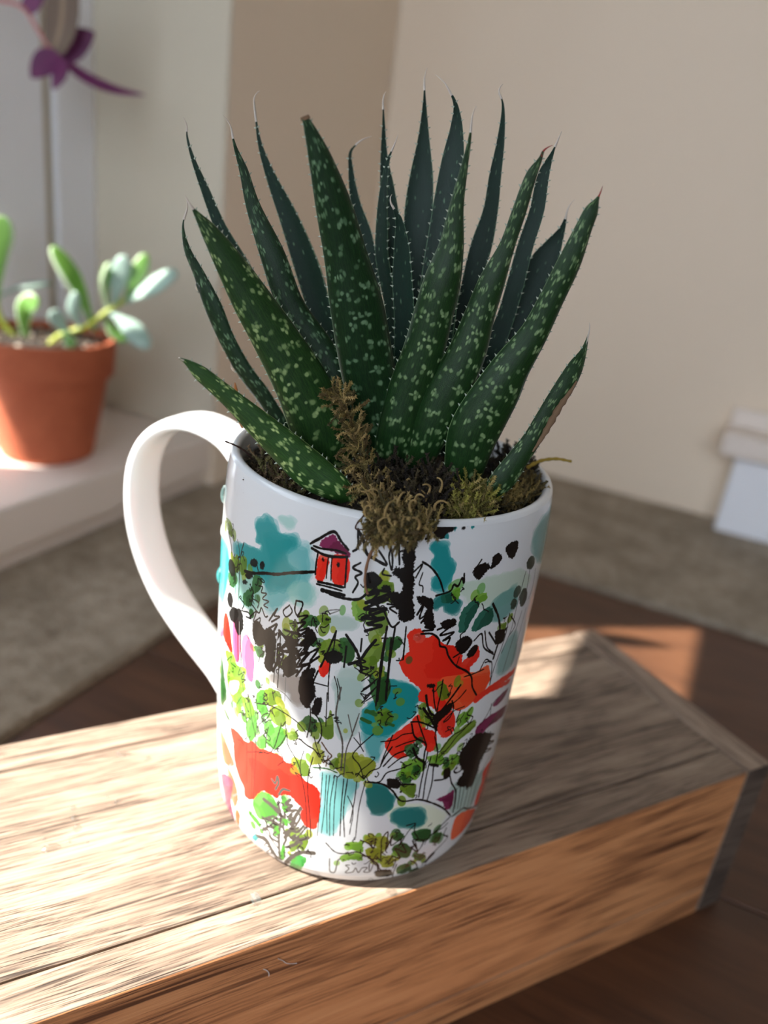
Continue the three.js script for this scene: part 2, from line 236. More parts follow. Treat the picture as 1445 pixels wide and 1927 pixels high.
const PRINT = `
B teal 0.75: -335,1075 -298,1092 -275,1084 -255,1065 -235,1065 -209,1070 -197,1061 -205,1039 -229,1020 -218,993 -195,981 -195,953 -211,926 -240,907 -273,894 -297,912 -347,896 -391,901 -424,918 -444,938 -423,966 -376,981 -326,988 -316,989 -314,1011 -339,1008 -337,1030 -345,1047
B teal 0.45: -313,1039 -257,1054 -210,1074 -197,1061 -169,1063 -161,1043 -151,1002 -158,966 -145,942 -152,912 -187,907 -222,886 -235,855 -267,837 -286,843 -294,884 -281,969
B mint 0.60: -264,1098 -234,1112 -214,1102 -226,1081 -245,1081
B mint 0.50: -212,933 -171,961 -142,943 -151,905 -200,895
B cyan 0.80: -581,890 -495,913 -470,887 -478,821 -527,737 -609,774
B mint 0.80: -465,890 -394,918 -302,910 -291,841 -339,810 -396,811 -448,837
F olive 0.90: -516,990 -465,995 -459,968 -488,966
F olive 0.90: -436,916 -401,922 -407,889 -435,886
F olive 0.85: -393,937 -371,943 -369,907 -389,894
F dgreen 0.80: -465,852 -421,871 -421,840 -451,828
F dgreen 0.80: -328,916 -303,916 -309,885 -328,868 -334,883
F dgreen 0.80: -360,852 -334,876 -340,824 -366,819 -371,835
F purple 0.95: -146,1070 -135,1086 -113,1102 -101,1089 -80,1074 -68,1059 -71,1053 -90,1057 -116,1059 -142,1062
F red 1.00: -142,1035 -122,1041 -123,994 -132,979 -143,981 -144,1015
F red 1.00: -109,1043 -77,1049 -73,990 -91,979 -103,989 -107,1018
F pink 0.60: -145,1044 -123,1042 -124,1037 -142,1037
L ink 0.43: -169,1063 -151,1079 -113,1108 -95,1090 -75,1072
L ink 0.33: -160,1060 -142,1059 -104,1064 -79,1062
L ink 0.43: -164,1053 -134,1046 -114,1046 -75,1054
L ink 0.29: -147,1044 -148,1017 -147,990
L ink 0.22: -120,1041 -120,1015 -119,988
L ink 0.22: -111,1044 -110,1018 -107,986
L ink 0.33: -76,1051 -74,1017 -72,976
L ink 0.43: -138,973 -106,975 -76,975
L ink 0.29: -141,966 -105,967 -78,965
L ink 0.65: -126,954 -104,954 -71,955
L ink 0.43: -106,949 -65,947 -35,953 -17,974
F ink 1.00: -129,1034 -130,1030 -132,1028 -134,1029 -136,1032 -135,1036 -133,1038 -131,1037
F ink 1.00: -91,1031 -91,1027 -93,1024 -96,1025 -98,1029 -97,1033 -95,1036 -92,1035
L ink 0.51: -372,908 -339,918 -291,939 -253,952 -216,970 -181,984 -149,996
F ink 0.90: -321,955 -324,945 -335,937 -346,936 -352,941 -348,951 -337,959 -326,961
F ink 0.90: -296,958 -298,949 -303,943 -309,944 -313,951 -311,960 -306,966 -299,965
F ink 0.90: -335,912 -339,904 -350,896 -362,893 -368,897 -364,906 -352,914 -341,916
F ink 0.85: -356,884 -359,878 -367,872 -375,870 -380,873 -376,879 -368,885 -360,887
L ink 0.22: -324,947 -317,935
L ink 0.25: -488,966 -459,942 -451,923
F ink 0.85: -423,894 -420,877 -430,862 -450,859 -468,868 -471,885 -459,900 -439,904
L ink 0.18: -421,975 -405,946 -414,885 -412,783
L ink 0.22: -386,983 -397,942 -396,887 -393,789
F ink 0.90: -425,796 -426,779 -437,765 -453,762 -465,772 -464,790 -451,804 -435,807
F ink 0.90: -391,770 -397,751 -415,733 -436,728 -447,739 -439,760 -419,779 -400,782
F ink 0.90: -410,768 -379,785 -366,749 -383,715 -406,726
L ink 0.33: -392,746 -380,628
L ink 0.33: -378,754 -365,632
L grey 0.22: -384,751 -373,624
L ink 0.14: -371,762 -337,725
L ink 0.25: -390,822 -366,815 -373,792 -344,800 -332,790 -354,783
L ink 0.22: -339,877 -328,868 -334,850 -306,849 -309,832
L ink 0.22: -310,895 -296,898 -299,882 -281,886 -293,866 -272,868 -287,850 -273,849
L ink 0.25: -330,830 -303,820 -295,839 -279,820 -271,826
L ink 0.25: -337,791 -313,819 -321,785 -297,808 -300,783
L ink 0.29: -266,815 -242,861 -250,837 -234,841 -257,816
L ink 0.25: -207,885 -224,860 -215,849 -198,870 -204,882
L ink 0.29: -190,904 -172,905 -183,865 -191,877 -190,902
L ink 0.29: -182,862 -155,875 -171,855
F ink 0.96: -316,791 -291,792 -280,770 -282,739 -295,724 -316,736 -324,764
F ink 0.96: -281,781 -255,794 -241,774 -241,728 -245,674 -258,668 -273,684 -267,723 -277,741
F ink 0.96: -210,795 -188,797 -177,763 -176,706 -196,678 -213,694 -212,725 -195,748 -208,766
F ink 0.96: -158,827 -145,842 -131,832 -126,816 -141,792 -152,765 -160,777 -159,804
L ink 0.40: -264,793 -240,816 -254,775 -230,794 -243,750 -224,766 -233,728 -213,740 -222,698 -199,715 -208,676
L ink 0.36: -216,811 -192,810 -205,782 -180,796 -196,763 -174,772 -186,737 -165,749 -173,719 -156,729 -171,692
L ink 0.36: -181,844 -160,855 -179,823 -149,841 -174,806 -150,818 -170,785 -151,792 -166,764 -142,772 -161,743
L ink 0.36: -142,772 -120,791 -137,748 -115,771 -143,738
L ink 0.61: -305,788 -275,773 -291,734 -253,768 -267,723 -234,750 -251,695 -224,724 -241,677
L ink 0.61: -231,801 -205,782 -222,748 -191,754 -207,716 -182,731 -197,685 -169,709
L ink 0.54: -196,812 -171,814 -182,780 -155,798 -173,753 -146,771 -163,727 -139,739 -150,701
L ink 0.47: -23,1000 -3,990 -16,967 7,978 -7,948 15,958
L ink 0.22: -247,798 -239,755 -236,643
L ink 0.22: -227,803 -224,724 -223,633
L white 0.18: -236,791 -236,745 -235,707
L white 0.14: -177,801 -163,810 -172,788
L white 0.14: -174,772 -159,783 -168,763
F dgreen 0.90: -165,853 -148,876 -128,873 -129,855 -149,848 -159,837
F olive 0.90: -203,843 -184,843 -179,826 -189,818
F olive 0.90: -195,801 -179,823 -180,800
F dgreen 0.90: -143,814 -126,819 -128,800 -141,796
F olive 0.85: -238,741 -226,746 -228,699 -237,702
F dgreen 0.85: -310,716 -285,721 -275,711 -293,694
B taupe 0.80: -257,660 -220,675 -153,696 -147,624 -180,610 -185,635 -217,628 -234,644 -258,636
F magenta 0.85: -414,730 -389,744 -380,636 -400,628
F magenta 0.75: -357,718 -337,725 -316,697 -317,611 -335,609 -360,652
F red 0.95: -482,710 -460,723 -419,635 -457,641 -484,647
F magenta 0.60: -553,630 -500,662 -498,638 -542,619
F lime 0.90: -466,608 -410,634 -386,616 -342,626 -348,585 -368,543 -335,529 -401,484 -449,533 -442,580
F white 0.90: -425,527 -376,563 -381,534 -410,506
F dgreen 0.80: -499,565 -469,519 -467,438 -500,414
L ink 0.18: -453,586 -418,621 -425,600 -393,603
L ink 0.18: -366,622 -377,588 -347,615 -362,584 -340,594 -357,575
L grey 0.14: -379,620 -340,602
F olive 0.90: -285,580 -258,607 -220,618 -214,594 -283,558
L grey 0.14: -313,614 -274,627 -233,628 -200,624 -180,610
L grey 0.14: -200,676 -198,602
L grey 0.18: -123,891 -102,906 -77,914 -101,896
B greymint 0.70: -115,874 -91,895 -54,901 -29,895 -32,873 -74,856 -110,857
F olive 0.90: -129,880 -107,891 -96,880 -114,863
F ink 0.90: -98,883 -99,880 -104,877 -108,877 -110,879 -109,882 -104,884 -100,884
F lime 0.80: -46,941 -22,946 -10,920 -23,897 -42,907
F olive 0.80: -2,928 25,932 36,891 24,865 6,887
F olive 0.85: -21,987 7,1005 34,1002 35,968 7,950 -14,954
L ink 0.51: -3,983 34,981 -19,946 30,964 -20,929 30,936 -23,903 27,911 -7,889 24,890 -11,870
L ink 0.43: -5,955 12,937 -7,920 13,906 -10,892
F ink 0.95: -27,1016 -11,1026 9,1009 -6,989 -21,987
F ink 0.95: 34,988 29,982 22,981 15,986 13,993 18,999 25,1000 32,995
L ink 0.36: -59,1126 -55,1080 -64,1071
L ink 0.47: -59,1125 -44,1104 -31,1071 -12,1061 16,1049
L ink 0.33: -28,1104 -29,1126 -20,1124 -15,1106
F ink 0.95: -4,1106 -6,1098 -15,1093 -24,1095 -28,1102 -26,1111 -17,1115 -8,1114
L ink 0.33: -43,1046 -59,1030 -37,1021 -51,1008 -43,996 -52,967
F olive 0.90: -118,800 -94,825 -62,827 -56,802 -86,783 -113,783
F dgreen 0.90: -66,833 -47,837 -32,811 -38,777 -56,776 -63,804
L ink 0.36: -80,855 -96,788 -109,742
L ink 0.25: -80,855 -81,825 -81,792
F ink 0.95: -101,782 -81,796 -65,796 -60,779 -75,764 -91,763
L ink 0.51: -55,850 -29,816 -17,792 -7,756
L ink 0.51: 16,849 -1,817 -16,785 -40,769
L ink 0.36: -17,847 -16,811
L ink 0.36: -51,818 -51,758
L ink 0.29: -23,791 -1,784 -21,772 8,766 -13,755 16,745
F red 1.00: -104,759 -87,760 -89,733 -101,718 -111,730
L ink 0.22: -86,764 -85,711 -80,647
L ink 0.22: -124,691 -84,692
L ink 0.29: -114,729 -122,699 -125,683
F ink 0.96: -154,703 -124,726 -124,691 -117,670 -126,632 -147,624
L white 0.14: -138,662 -129,667 -135,651
L ink 0.36: 38,888 36,789 41,672
L ink 0.29: 52,857 55,783 61,680
F dgreen 0.92: 19,745 49,756 59,726 60,673 38,671
F olive 0.85: -16,781 19,798 26,765 7,747
B greymint 0.70: -57,746 -23,761 -3,719 -3,666 -51,656 -58,695
L ink 0.14: -72,726 -61,695 -56,657
L ink 0.14: -64,721 -54,689 -51,658
L ink 0.22: 27,761 -4,726
L ink 0.22: 33,739 2,700
L ink 0.22: 35,716 8,678
L ink 0.22: 32,689 12,668
B teal 0.90: 118,1114 155,1114 159,1087 176,1065 184,1044 177,1009 160,988 135,992 128,1017 139,1035 122,1059 122,1087 113,1100
F teal 0.80: 134,1132 152,1134 153,1126 137,1123
F teal 0.90: 172,1149 171,1144 168,1142 165,1144 163,1149 164,1153 167,1155 170,1153
F teal 0.90: 202,1154 200,1152 196,1153 192,1155 191,1159 193,1161 198,1160 202,1158
F teal 0.90: 219,1150 218,1146 215,1145 211,1147 210,1150 211,1153 214,1155 217,1153
F ink 0.90: 195,1148 193,1145 190,1144 186,1145 185,1148 186,1151 189,1152 193,1151
F ink 0.97: 113,1156 135,1161 159,1160 167,1152 165,1144 149,1135 140,1124 123,1127 115,1137
L ink 0.38: 116,1132 99,1122
L ink 0.31: 21,1093 20,1069 30,1040 28,1070 22,1092
L ink 0.31: -5,1083 7,1068 18,1052
L ink 0.31: 40,1085 49,1090
L ink 0.38: 43,1129 38,1119 46,1055
F ink 0.98: 51,1110 73,1112 80,1082 80,1051 86,1016 88,973 99,922 88,907 65,909 58,935 47,948 31,969 39,984 58,982 62,1000 47,1021 33,1030 37,1047 56,1049 50,1073 50,1093
L ink 0.27: 13,1041 10,1027 31,1024
L ink 0.27: 80,1037 99,1059 88,1024
L ink 0.34: 99,1065 120,1052 144,1024 161,988
L ink 0.19: 103,1038 99,1006 107,1003 110,987
L ink 0.34: 144,977 180,990 185,1005 196,1000 204,1021 211,1008 208,1032
F ink 0.97: 241,1046 264,1052 279,1040 268,1028 251,1014 235,1036
L ink 0.34: 252,1064 232,1033
F ink 0.97: 287,1064 301,1071 316,1057 304,1043 286,1037 287,1052
F ink 0.97: 329,1083 347,1092 367,1090 370,1066 357,1050 335,1066
B palemint 0.90: 189,1001 236,1010 306,1014 418,999 479,947 411,923 329,917 257,940 213,969
B bluegreen 0.70: 313,944 343,959 399,959 425,902 388,875 346,868 299,900
B bluegreen 0.60: 467,1106 607,1108 605,1028 588,971 468,1030 449,1074
F lime 0.85: 252,963 281,968 288,953 264,946
B teal2 0.90: 139,966 174,987 198,967 216,950 202,921 179,931 165,951 143,940
F dgreen2 0.92: 220,931 246,953 268,946 262,916 250,891 239,866 223,869 217,904
F dgreen2 0.92: 275,914 303,927 321,907 323,879 297,870 272,863 258,870
F dgreen2 0.90: 161,980 189,982 192,964 164,958
F lime 0.85: 187,990 201,994 202,966 189,967
F ink 0.97: 98,974 135,970 142,937 150,895 130,892 122,922 125,944 103,959
L ink 0.34: 105,926 117,956 113,915 131,930 118,904
L ink 0.34: 124,881 151,884 130,892 154,891 133,915
F ink 0.97: 170,902 201,908 207,894 187,885 175,890
L ink 0.38: 162,883 203,898 172,867 207,871 182,850 199,856 195,837
F red 1.00: 90,869 101,885 117,888 128,877 138,861 157,868 183,842 215,830 244,801 250,771 278,756 279,714 268,683 206,710 182,671 145,675 148,704 134,726 102,751 80,794 99,823 95,850
F red 0.95: 246,772 270,795 282,821 301,796 301,775 278,756 252,758
F orange 0.95: 257,737 302,733 344,740 365,685 356,658 326,634 248,656 214,666 238,708
F pink 0.35: 134,861 131,850 121,846 110,851 104,862 107,873 117,877 128,872
L ink 0.34: 122,873 150,872 170,855 177,835 192,829 204,804 230,771 273,741 291,719 301,687 328,647
F ink 0.97: 221,837 242,852 265,837 261,818 243,805 226,821
F ink 0.97: 261,797 278,818 290,813 284,792 270,787
L ink 0.23: 231,848 228,860 240,870
L ink 0.27: 219,796 239,806 258,814
L ink 0.23: 234,771 237,794
L ink 0.31: 274,835 293,851 313,805 358,769
L ink 0.27: 304,856 326,801 356,774
L ink 0.34: 321,847 360,800
L ink 0.50: 314,932 348,880 368,820 362,755
F ink 0.95: 349,839 385,831 388,800 365,800
F olive 0.85: 363,855 386,855 386,826
F blackgreen 0.90: 486,994 474,985 453,989 436,1002 431,1018 441,1028 460,1026 479,1011
L ink 0.19: 436,990 426,918 422,871
L ink 0.19: 459,990 466,935 464,879
L ink 0.15: 506,972 517,915 499,885
F blackgreen 0.80: 420,897 414,889 401,890 391,900 388,913 394,922 405,921 417,911
F blackgreen 0.80: 480,895 471,879 452,880 435,897 429,919 436,935 453,935 472,919
F blackgreen 0.75: 425,931 416,922 403,923 394,934 393,948 401,957 414,956 425,945
L ink 0.23: 392,881 396,814 374,712 372,669
L ink 0.19: 422,871 420,822 396,759
L ink 0.15: 464,862 444,777 428,684
L ink 0.15: 494,858 485,763 481,676
L ink 0.23: 402,870 439,826 413,803
B bluegreen 0.50: 402,778 450,800 492,693 430,679 395,704
L red 1.45: 325,637 375,650 442,651 533,636
L ink 0.23: 331,753 356,747 373,667
L ink 0.27: 316,733 331,762 353,746
L ink 0.23: 265,728 293,729 331,732
F olive 0.90: -15,984 24,1007 34,998 17,981 0,964
F dgreen 0.92: 37,850 64,864 80,853 75,833 60,817 57,793 40,792 43,823
F olive 0.85: -1,806 25,841 39,831 33,799 16,777 3,771
L ink 0.34: 38,889 39,787 41,674
L ink 0.34: 57,894 57,789 62,676
L ink 0.27: 83,892 86,838 88,799
L ink 0.34: 23,935 51,889 65,904
L ink 0.31: 31,950 56,949 38,940 56,927
B teal 0.80: 64,737 102,726 145,700 145,673 58,673 56,717
F lime 0.90: -434,533 -357,583 -344,566 -367,534 -403,528
F lime 0.88: -383,511 -362,503 -354,478 -374,465
F lime 0.88: -347,521 -319,543 -301,507 -327,482
F lgreen 0.88: -292,571 -272,599 -257,583 -264,554 -288,545
F lgreen 0.88: -285,542 -260,560 -251,536 -266,519
F olive 0.90: -262,600 -241,618 -219,602 -226,582 -251,565
F olive 0.85: -237,556 -213,576 -195,552 -197,526 -226,520 -240,537
F lgreen 0.88: -326,461 -295,498 -288,463 -306,411 -324,422
F lgreen 0.85: -281,428 -258,459 -251,423 -275,409
F lgreen 0.88: -259,484 -238,515 -224,495 -244,467
F lgreen 0.88: -245,471 -208,516 -188,513 -186,484 -204,449 -224,430 -243,441
F olive 0.80: -183,503 -157,519 -154,501 -174,490
F dgreen 0.80: -500,489 -458,508 -443,462 -467,427 -410,408 -443,398 -491,436
L ink 0.14: -357,583 -333,491 -325,385 -320,249
L ink 0.18: -326,560 -307,486 -289,432 -286,320 -290,184
L ink 0.18: -293,558 -285,499 -290,418
L ink 0.18: -290,547 -242,566 -200,566 -156,553 -132,533
L ink 0.18: -239,555 -248,525 -278,482 -282,453
L ink 0.14: -431,483 -391,444 -342,419
L ink 0.14: -357,528 -381,482 -381,464
F red 1.00: -414,378 -397,392 -354,398 -329,392 -296,414 -275,405 -251,414 -198,421 -181,408 -153,417 -145,403 -120,373 -93,365 -78,352 -70,290 -81,210 -108,214 -126,245 -120,272 -136,283 -161,300 -194,283 -202,269 -224,270 -253,266 -267,238 -304,198 -329,195 -335,224 -363,247 -386,287 -396,345
L ink 0.18: -244,495 -249,460 -249,420
L ink 0.18: -203,523 -224,430 -241,407 -255,403
L ink 0.18: -185,500 -200,460 -220,428
L ink 0.18: -321,361 -274,392 -241,407
L ink 0.14: -301,415 -296,194
L ink 0.14: -367,373 -353,380 -337,377
F orange 0.85: -499,300 -463,309 -394,272 -411,251 -464,226 -491,263
F orange 0.80: -430,219 -394,214 -366,166 -392,112 -419,174
F purple 0.80: -497,127 -402,187 -415,101 -400,41 -515,-39 -471,53
F orange 0.90: -377,101 -358,101 -375,34 -385,57
L grey 0.22: -402,275 -370,241 -335,175
L ink 0.14: -359,172 -328,146 -335,69
L grey 0.43: -452,201 -406,255
L grey 0.36: -394,144 -366,174
F lgreen 0.90: -252,257 -219,259 -199,222 -234,174 -264,162 -284,197
F lgreen 0.90: -309,155 -280,151 -256,135 -283,131
L dgrey 0.65: -276,78 -234,79 -207,39 -199,-11
L dgrey 0.43: -248,132 -228,114 -204,93 -185,78
L dgrey 0.43: -105,208 -128,161 -148,146 -157,166
L dgrey 0.54: -74,122 -101,113 -129,87 -180,2
L dgrey 0.36: -252,236 -227,234 -204,234 -187,229
L dgrey 0.51: -196,286 -183,312 -162,317
L dgrey 0.43: -244,165 -207,198 -219,156 -243,130
L dgrey 0.33: -158,249 -138,259 -157,230 -140,224
L dgrey 0.43: -135,260 -125,240 -135,202
F lgreen 0.90: -184,269 -172,280 -165,255 -179,243
F lgreen 0.90: -181,208 -166,211 -167,191 -178,185
F lgreen 0.90: -207,153 -192,172 -186,141 -204,130
F olive 0.90: -120,164 -105,181 -96,155 -110,123 -126,126
F olive 0.80: -151,129 -131,145 -126,116 -146,95
L dgrey 0.70: -197,254 -185,214 -188,126 -183,31
L dgrey 0.54: -180,258 -172,215 -175,174 -163,141 -172,99 -165,60
L dgrey 0.41: -197,201 -211,179 -200,171 -215,151 -197,151 -209,125 -193,123
L dgrey 0.41: -165,219 -150,237 -158,211 -142,225 -154,196 -134,211 -144,179 -127,198
L dgrey 0.37: -149,148 -134,167 -142,140 -122,164 -134,132 -112,148 -126,117
L dgrey 0.33: -226,84 -243,60 -220,63 -240,24 -207,46
L lgreen 0.91: -179,245 -169,239
L lgreen 0.83: -172,204 -166,190
L lgreen 0.91: -202,159 -191,148
L olive 0.83: -118,168 -103,146 -110,119
L lgreen 0.74: -172,99 -177,45
L dgrey 0.51: -223,327 -211,319 -204,346 -199,326 -208,298
L dgrey 0.83: -246,238 -219,233 -198,223 -177,212
L dgrey 0.74: -125,271 -140,231 -147,189 -168,138
L dgrey 0.95: -267,79 -237,89 -214,64 -191,33
L dgrey 0.54: -248,123 -226,133 -215,110 -190,107
L dgrey 0.95: -74,119 -114,105 -142,73 -165,28
L dgrey 0.74: -249,166 -227,175 -203,178 -175,174
L dgrey 0.58: -112,210 -130,180 -151,175 -174,152
L dgrey 0.70: -95,172 -117,155 -134,129 -162,102
L dgrey 0.62: -158,288 -170,265 -152,269 -167,243 -146,253
L dgrey 0.54: -237,160 -231,141 -249,117
L dgrey 0.70: -215,47 -202,32 -206,-15
L lgreen 0.83: -286,197 -262,194 -244,178
L lgreen 0.83: -305,147 -285,136 -260,127
L green 0.83: -142,22 -117,69 -115,38
F green 1.00: -147,34 -124,84 -100,84 -106,54 -117,22 -154,-6
F lgreen 0.90: -179,82 -168,99 -169,49 -182,38
F teal 0.80: -295,51 -279,81 -268,79 -280,51
B greymint 0.75: -79,712 -7,729 1,660 9,613 -1,554 -29,536 -50,552 -60,619 -63,678
B taupe 0.70: -196,670 -152,688 -146,614 -164,605 -186,638
F ink 0.97: -152,688 -123,698 -123,671 -113,651 -126,632 -126,610 -144,611
L ink 0.22: -124,610 -121,567 -126,517
F ink 0.97: -112,643 -100,649 -97,632 -104,599 -119,600 -117,621
L ink 0.25: -111,599 -94,576 -88,533 -95,509
F dgreen 0.90: -144,558 -126,583 -106,576 -102,553 -122,537 -135,549
F olive 0.88: -103,569 -80,581 -73,615 -60,545 -72,533 -91,544
F yolive 0.90: -41,457 -24,491 9,497 15,472 10,423 -17,423
F yolive 0.90: 7,480 40,488 59,468 52,441 31,421
F yolive 0.80: -100,486 -78,485 -82,449 -110,439
F olive 0.85: -150,423 -125,438 -111,403 -128,387
F olive 0.80: -55,462 -39,474 -37,445 -53,436
B tealtrunk 0.75: -77,424 -34,419 17,420 26,403 9,333 -8,259 -31,196 -61,197 -72,336
L ink 0.14: -74,416 -71,313 -70,189
L ink 0.14: -63,411 -58,294 -59,202
L ink 0.14: -54,413 -53,319 -43,207
L ink 0.14: -41,417 -44,317 -35,200
L ink 0.14: -34,414 -32,310 -24,202
L ink 0.22: -16,410 -13,315 -6,206
L ink 0.22: -6,412 -6,307 7,204
L ink 0.18: 0,354 19,311 20,216
L ink 0.18: 19,407 20,348 17,259
L ink 0.18: 42,414 35,322 38,203
L ink 0.25: -85,672 -79,569
L dgrey 0.33: -52,697 -56,608 -32,531 -26,438
L dgrey 0.25: 1,628 -11,553 -19,509 -17,418
L dgrey 0.22: -26,619 -8,557
L ink 0.18: -4,550 12,531 25,510
L ink 0.22: 43,568 12,523 -1,491 19,464 36,418
L ink 0.14: 7,570 15,532
L ink 0.18: 56,494 46,494 56,492 42,467 26,447 17,424
L ink 0.22: 36,418 51,446 73,460 77,486 93,567
L ink 0.22: -147,504 -122,491 -103,485 -87,465
L ink 0.18: -107,526 -97,496 -84,466
L brown 0.25: -85,515 -65,489 -55,479 -75,451
L brown 0.25: -67,441 -64,477
L ink 0.22: -183,499 -179,471 -146,424 -126,361 -116,320 -98,179
L ink 0.14: -131,470 -138,419 -127,365
L ink 0.22: -104,459 -112,394 -110,345 -94,234 -88,178
L dgreen 0.25: -102,425 -63,433 -35,427
B teal 0.90: 4,633 34,673 78,692 93,579 57,561 28,563 11,593
L dgreen 0.72: 16,635 35,639
L dgreen 0.94: 9,613 29,604
F olive 0.75: 42,634 67,644 80,620 65,607 48,614
B teal2 0.85: 54,392 82,393 118,360 114,314 76,301 59,343
L ink 0.25: -43,170 -11,141 19,141 47,151 84,129 112,94
L ink 0.25: 53,197 77,185 94,165 96,204
F lime 0.90: 18,183 55,182 62,155 43,156 22,166
F lime 0.90: 7,128 30,140 60,137 63,118 36,119 11,110
F yolive 0.90: 76,160 102,159 111,127 88,129
F yolive 0.90: 66,210 88,207 89,187 71,187
L dgrey 0.25: -27,111 -25,83 -20,57 -9,56 -4,88 -2,110 3,117
L dgrey 0.22: 33,95 22,93 33,80 24,62 46,67 52,84 63,65 72,85 86,86 79,68 96,68 106,109 120,94 121,60
L grey 0.14: 99,-6 106,31 130,-6
F ink 0.85: 116,66 152,66 163,36 124,43
B teal 0.95: 60,714 106,727 135,711 142,687 146,659 135,619 108,595 88,571 53,565 22,574 9,601 25,632 38,657
B teal 0.50: 13,573 53,565 88,571 73,537 64,477 43,484 24,533
F dgreen 0.92: 35,735 59,737 64,683 51,663 43,648 34,696
L ink 0.29: 35,735 37,693 39,657
L ink 0.22: 56,737 60,679
L ink 0.22: 3,661 19,687 32,712
L ink 0.22: -1,695 16,713 29,734
L dgreen 0.72: 18,639 42,630
L dgreen 0.87: 8,613 32,604
F olive 0.75: 42,630 65,648 85,620 75,599 51,606
L dgreen 0.58: 70,607 91,598
F red 1.00: 111,739 205,731 213,706 239,664 287,630 273,618 237,636 209,625 191,645 162,665 142,687 145,710
F orange 0.95: 208,730 357,688 327,652 288,626 252,640 212,686
F red 1.00: 76,541 98,571 134,607 147,630 167,616 180,581 208,567 219,505 201,500 181,530 164,545 151,538 131,510 147,496 116,490 97,503
F red 0.95: 206,597 244,622 264,583 259,546 240,543 220,565
L red 1.01: 502,617 393,644 325,642
F olive 0.90: 191,725 211,714 228,675 208,671
F olive 0.85: 150,658 162,665 171,636 162,616
F olive 0.90: 173,623 194,624 199,594 181,597
F olive 0.90: 341,564 352,542 297,512 253,474 235,483 245,515 280,548
F lime 0.85: 273,597 297,606 309,576 285,563
F lime 0.85: 204,482 244,476 258,450 226,450
F lime 0.85: 276,466 299,462 320,435 295,423
F lime 0.88: 137,471 186,477 196,440 168,431 141,440
F dgreen 0.85: 185,446 184,436 177,434 169,439 164,450 165,460 172,463 180,457
F dgreen 0.85: 133,527 155,533 170,506 155,491 138,505
F dgreen 0.85: 279,443 279,430 272,427 263,435 257,450 257,463 263,466 272,458
F lime 0.85: 130,441 156,438 161,406 138,413
F dgreen 0.80: 151,423 150,414 144,411 137,415 133,425 134,433 140,437 147,432
F olive 0.90: 142,385 178,394 185,360 182,347 156,365
L ink 0.29: 202,731 203,684 202,643 212,554
L ink 0.43: 163,689 171,660 183,634 200,618
L ink 0.25: 179,711 188,670 199,635
L ink 0.43: 259,704 235,665 215,632 204,610
L ink 0.25: 281,682 264,662 243,647
L ink 0.29: 242,659 252,632 244,601 230,592
L ink 0.47: 162,649 175,631 194,603 210,575
F ink 0.95: 162,721 176,723 182,715 174,711 165,714
L ink 0.22: 288,628 256,623 229,596
L ink 0.22: 317,615 305,597 330,577 307,547 284,529 264,501 237,472
L ink 0.22: 277,621 271,581 279,591
F ink 0.96: 195,620 214,637 241,653 246,629 227,609 214,595 214,566 199,594
L ink 0.22: 65,545 101,553 119,568 146,572
L ink 0.33: 135,608 154,607 177,597 202,581
L ink 0.33: 138,602 153,559 189,529 190,498 196,440
L ink 0.25: 149,626 160,596 188,533
L ink 0.22: 160,548 130,540 106,528
L ink 0.47: 154,521 170,489 195,466
L ink 0.29: 199,501 198,430 198,385 200,343
L ink 0.29: 212,481 210,427 211,391 215,334
L ink 0.29: 226,450 233,385 230,320
F ink 0.95: 245,441 240,439 228,443 216,450 211,456 216,459 228,455 240,448
L ink 0.25: 211,550 229,498 232,458
L ink 0.25: 219,526 233,493 269,538 298,546 332,563
L ink 0.29: 97,529 84,499 75,469
L ink 0.29: 135,516 108,503 82,464
L ink 0.25: 150,500 123,489 96,460
L ink 0.29: 158,468 128,454 95,442 79,411 48,407
L ink 0.36: 50,410 90,402 118,379 149,339 200,334 255,303 300,265 336,222
L ink 0.29: 178,393 137,399 101,401
F ink 0.95: 102,418 123,417 137,400 131,387 107,395
B hill 0.80: 113,314 147,327 206,318 268,284 320,226 297,196 226,215 161,241 123,271
B teal2 0.85: 122,300 161,313 219,296 242,259 236,226 182,232 135,260
B teal2 0.90: 54,392 88,393 121,360 120,314 79,301 60,343
F ink 0.97: 312,448 323,479 347,505 408,490 461,449 454,411 431,378 427,332 415,291 370,312 328,348 346,377 327,409
L ink 0.29: 357,504 482,441 378,472 502,404 375,446 496,380 377,422
L ink 0.25: 302,488 320,494 315,474 348,500
L ink 0.33: 315,410 304,403 317,390 342,393
F ink 0.95: 267,420 282,421 291,390 276,386
L ink 0.33: 239,392 272,386 288,393 306,358 331,318 346,227
B greymint 0.80: 321,337 432,320 490,301 469,235 435,188 350,230
L ink 0.18: 334,326 350,240
L ink 0.18: 351,323 364,232
L ink 0.18: 370,312 378,224
L ink 0.18: 394,304 398,212
L ink 0.18: 414,311 422,201
L ink 0.18: 434,323 444,202
L ink 0.22: 494,347 458,313 450,187
F purple 0.95: 261,315 287,319 310,323 319,329 331,289 328,251 305,263 288,295
F purple 0.95: 367,526 410,541 546,498 540,479 430,503 383,492
F purple 0.90: 422,581 452,594 504,587 490,569 433,569
L ink 0.22: 371,533 393,553 419,589 477,594
L ink 0.18: 405,591 416,542
F red 0.95: 476,311 610,284 608,227 609,163 610,100 491,157 477,220 487,253
L ink 0.36: 345,212 396,215 424,195 491,157 611,88
L ink 0.33: 338,216 299,191 270,170
F orange 0.95: 372,197 428,186 538,102 496,89 453,83 384,94 364,156
F pink 0.50: 614,14 612,52 611,-1 615,-43
F dgreen 0.92: 144,205 161,219 179,201 166,186
F dgreen 0.92: 155,158 180,173 211,139 208,112 172,125
F dgreen 0.92: 207,206 231,211 264,198 267,164 231,168
F dgreen 0.90: 285,166 316,162 314,131 287,140
F dgreen 0.92: 232,104 253,106 275,85 257,74
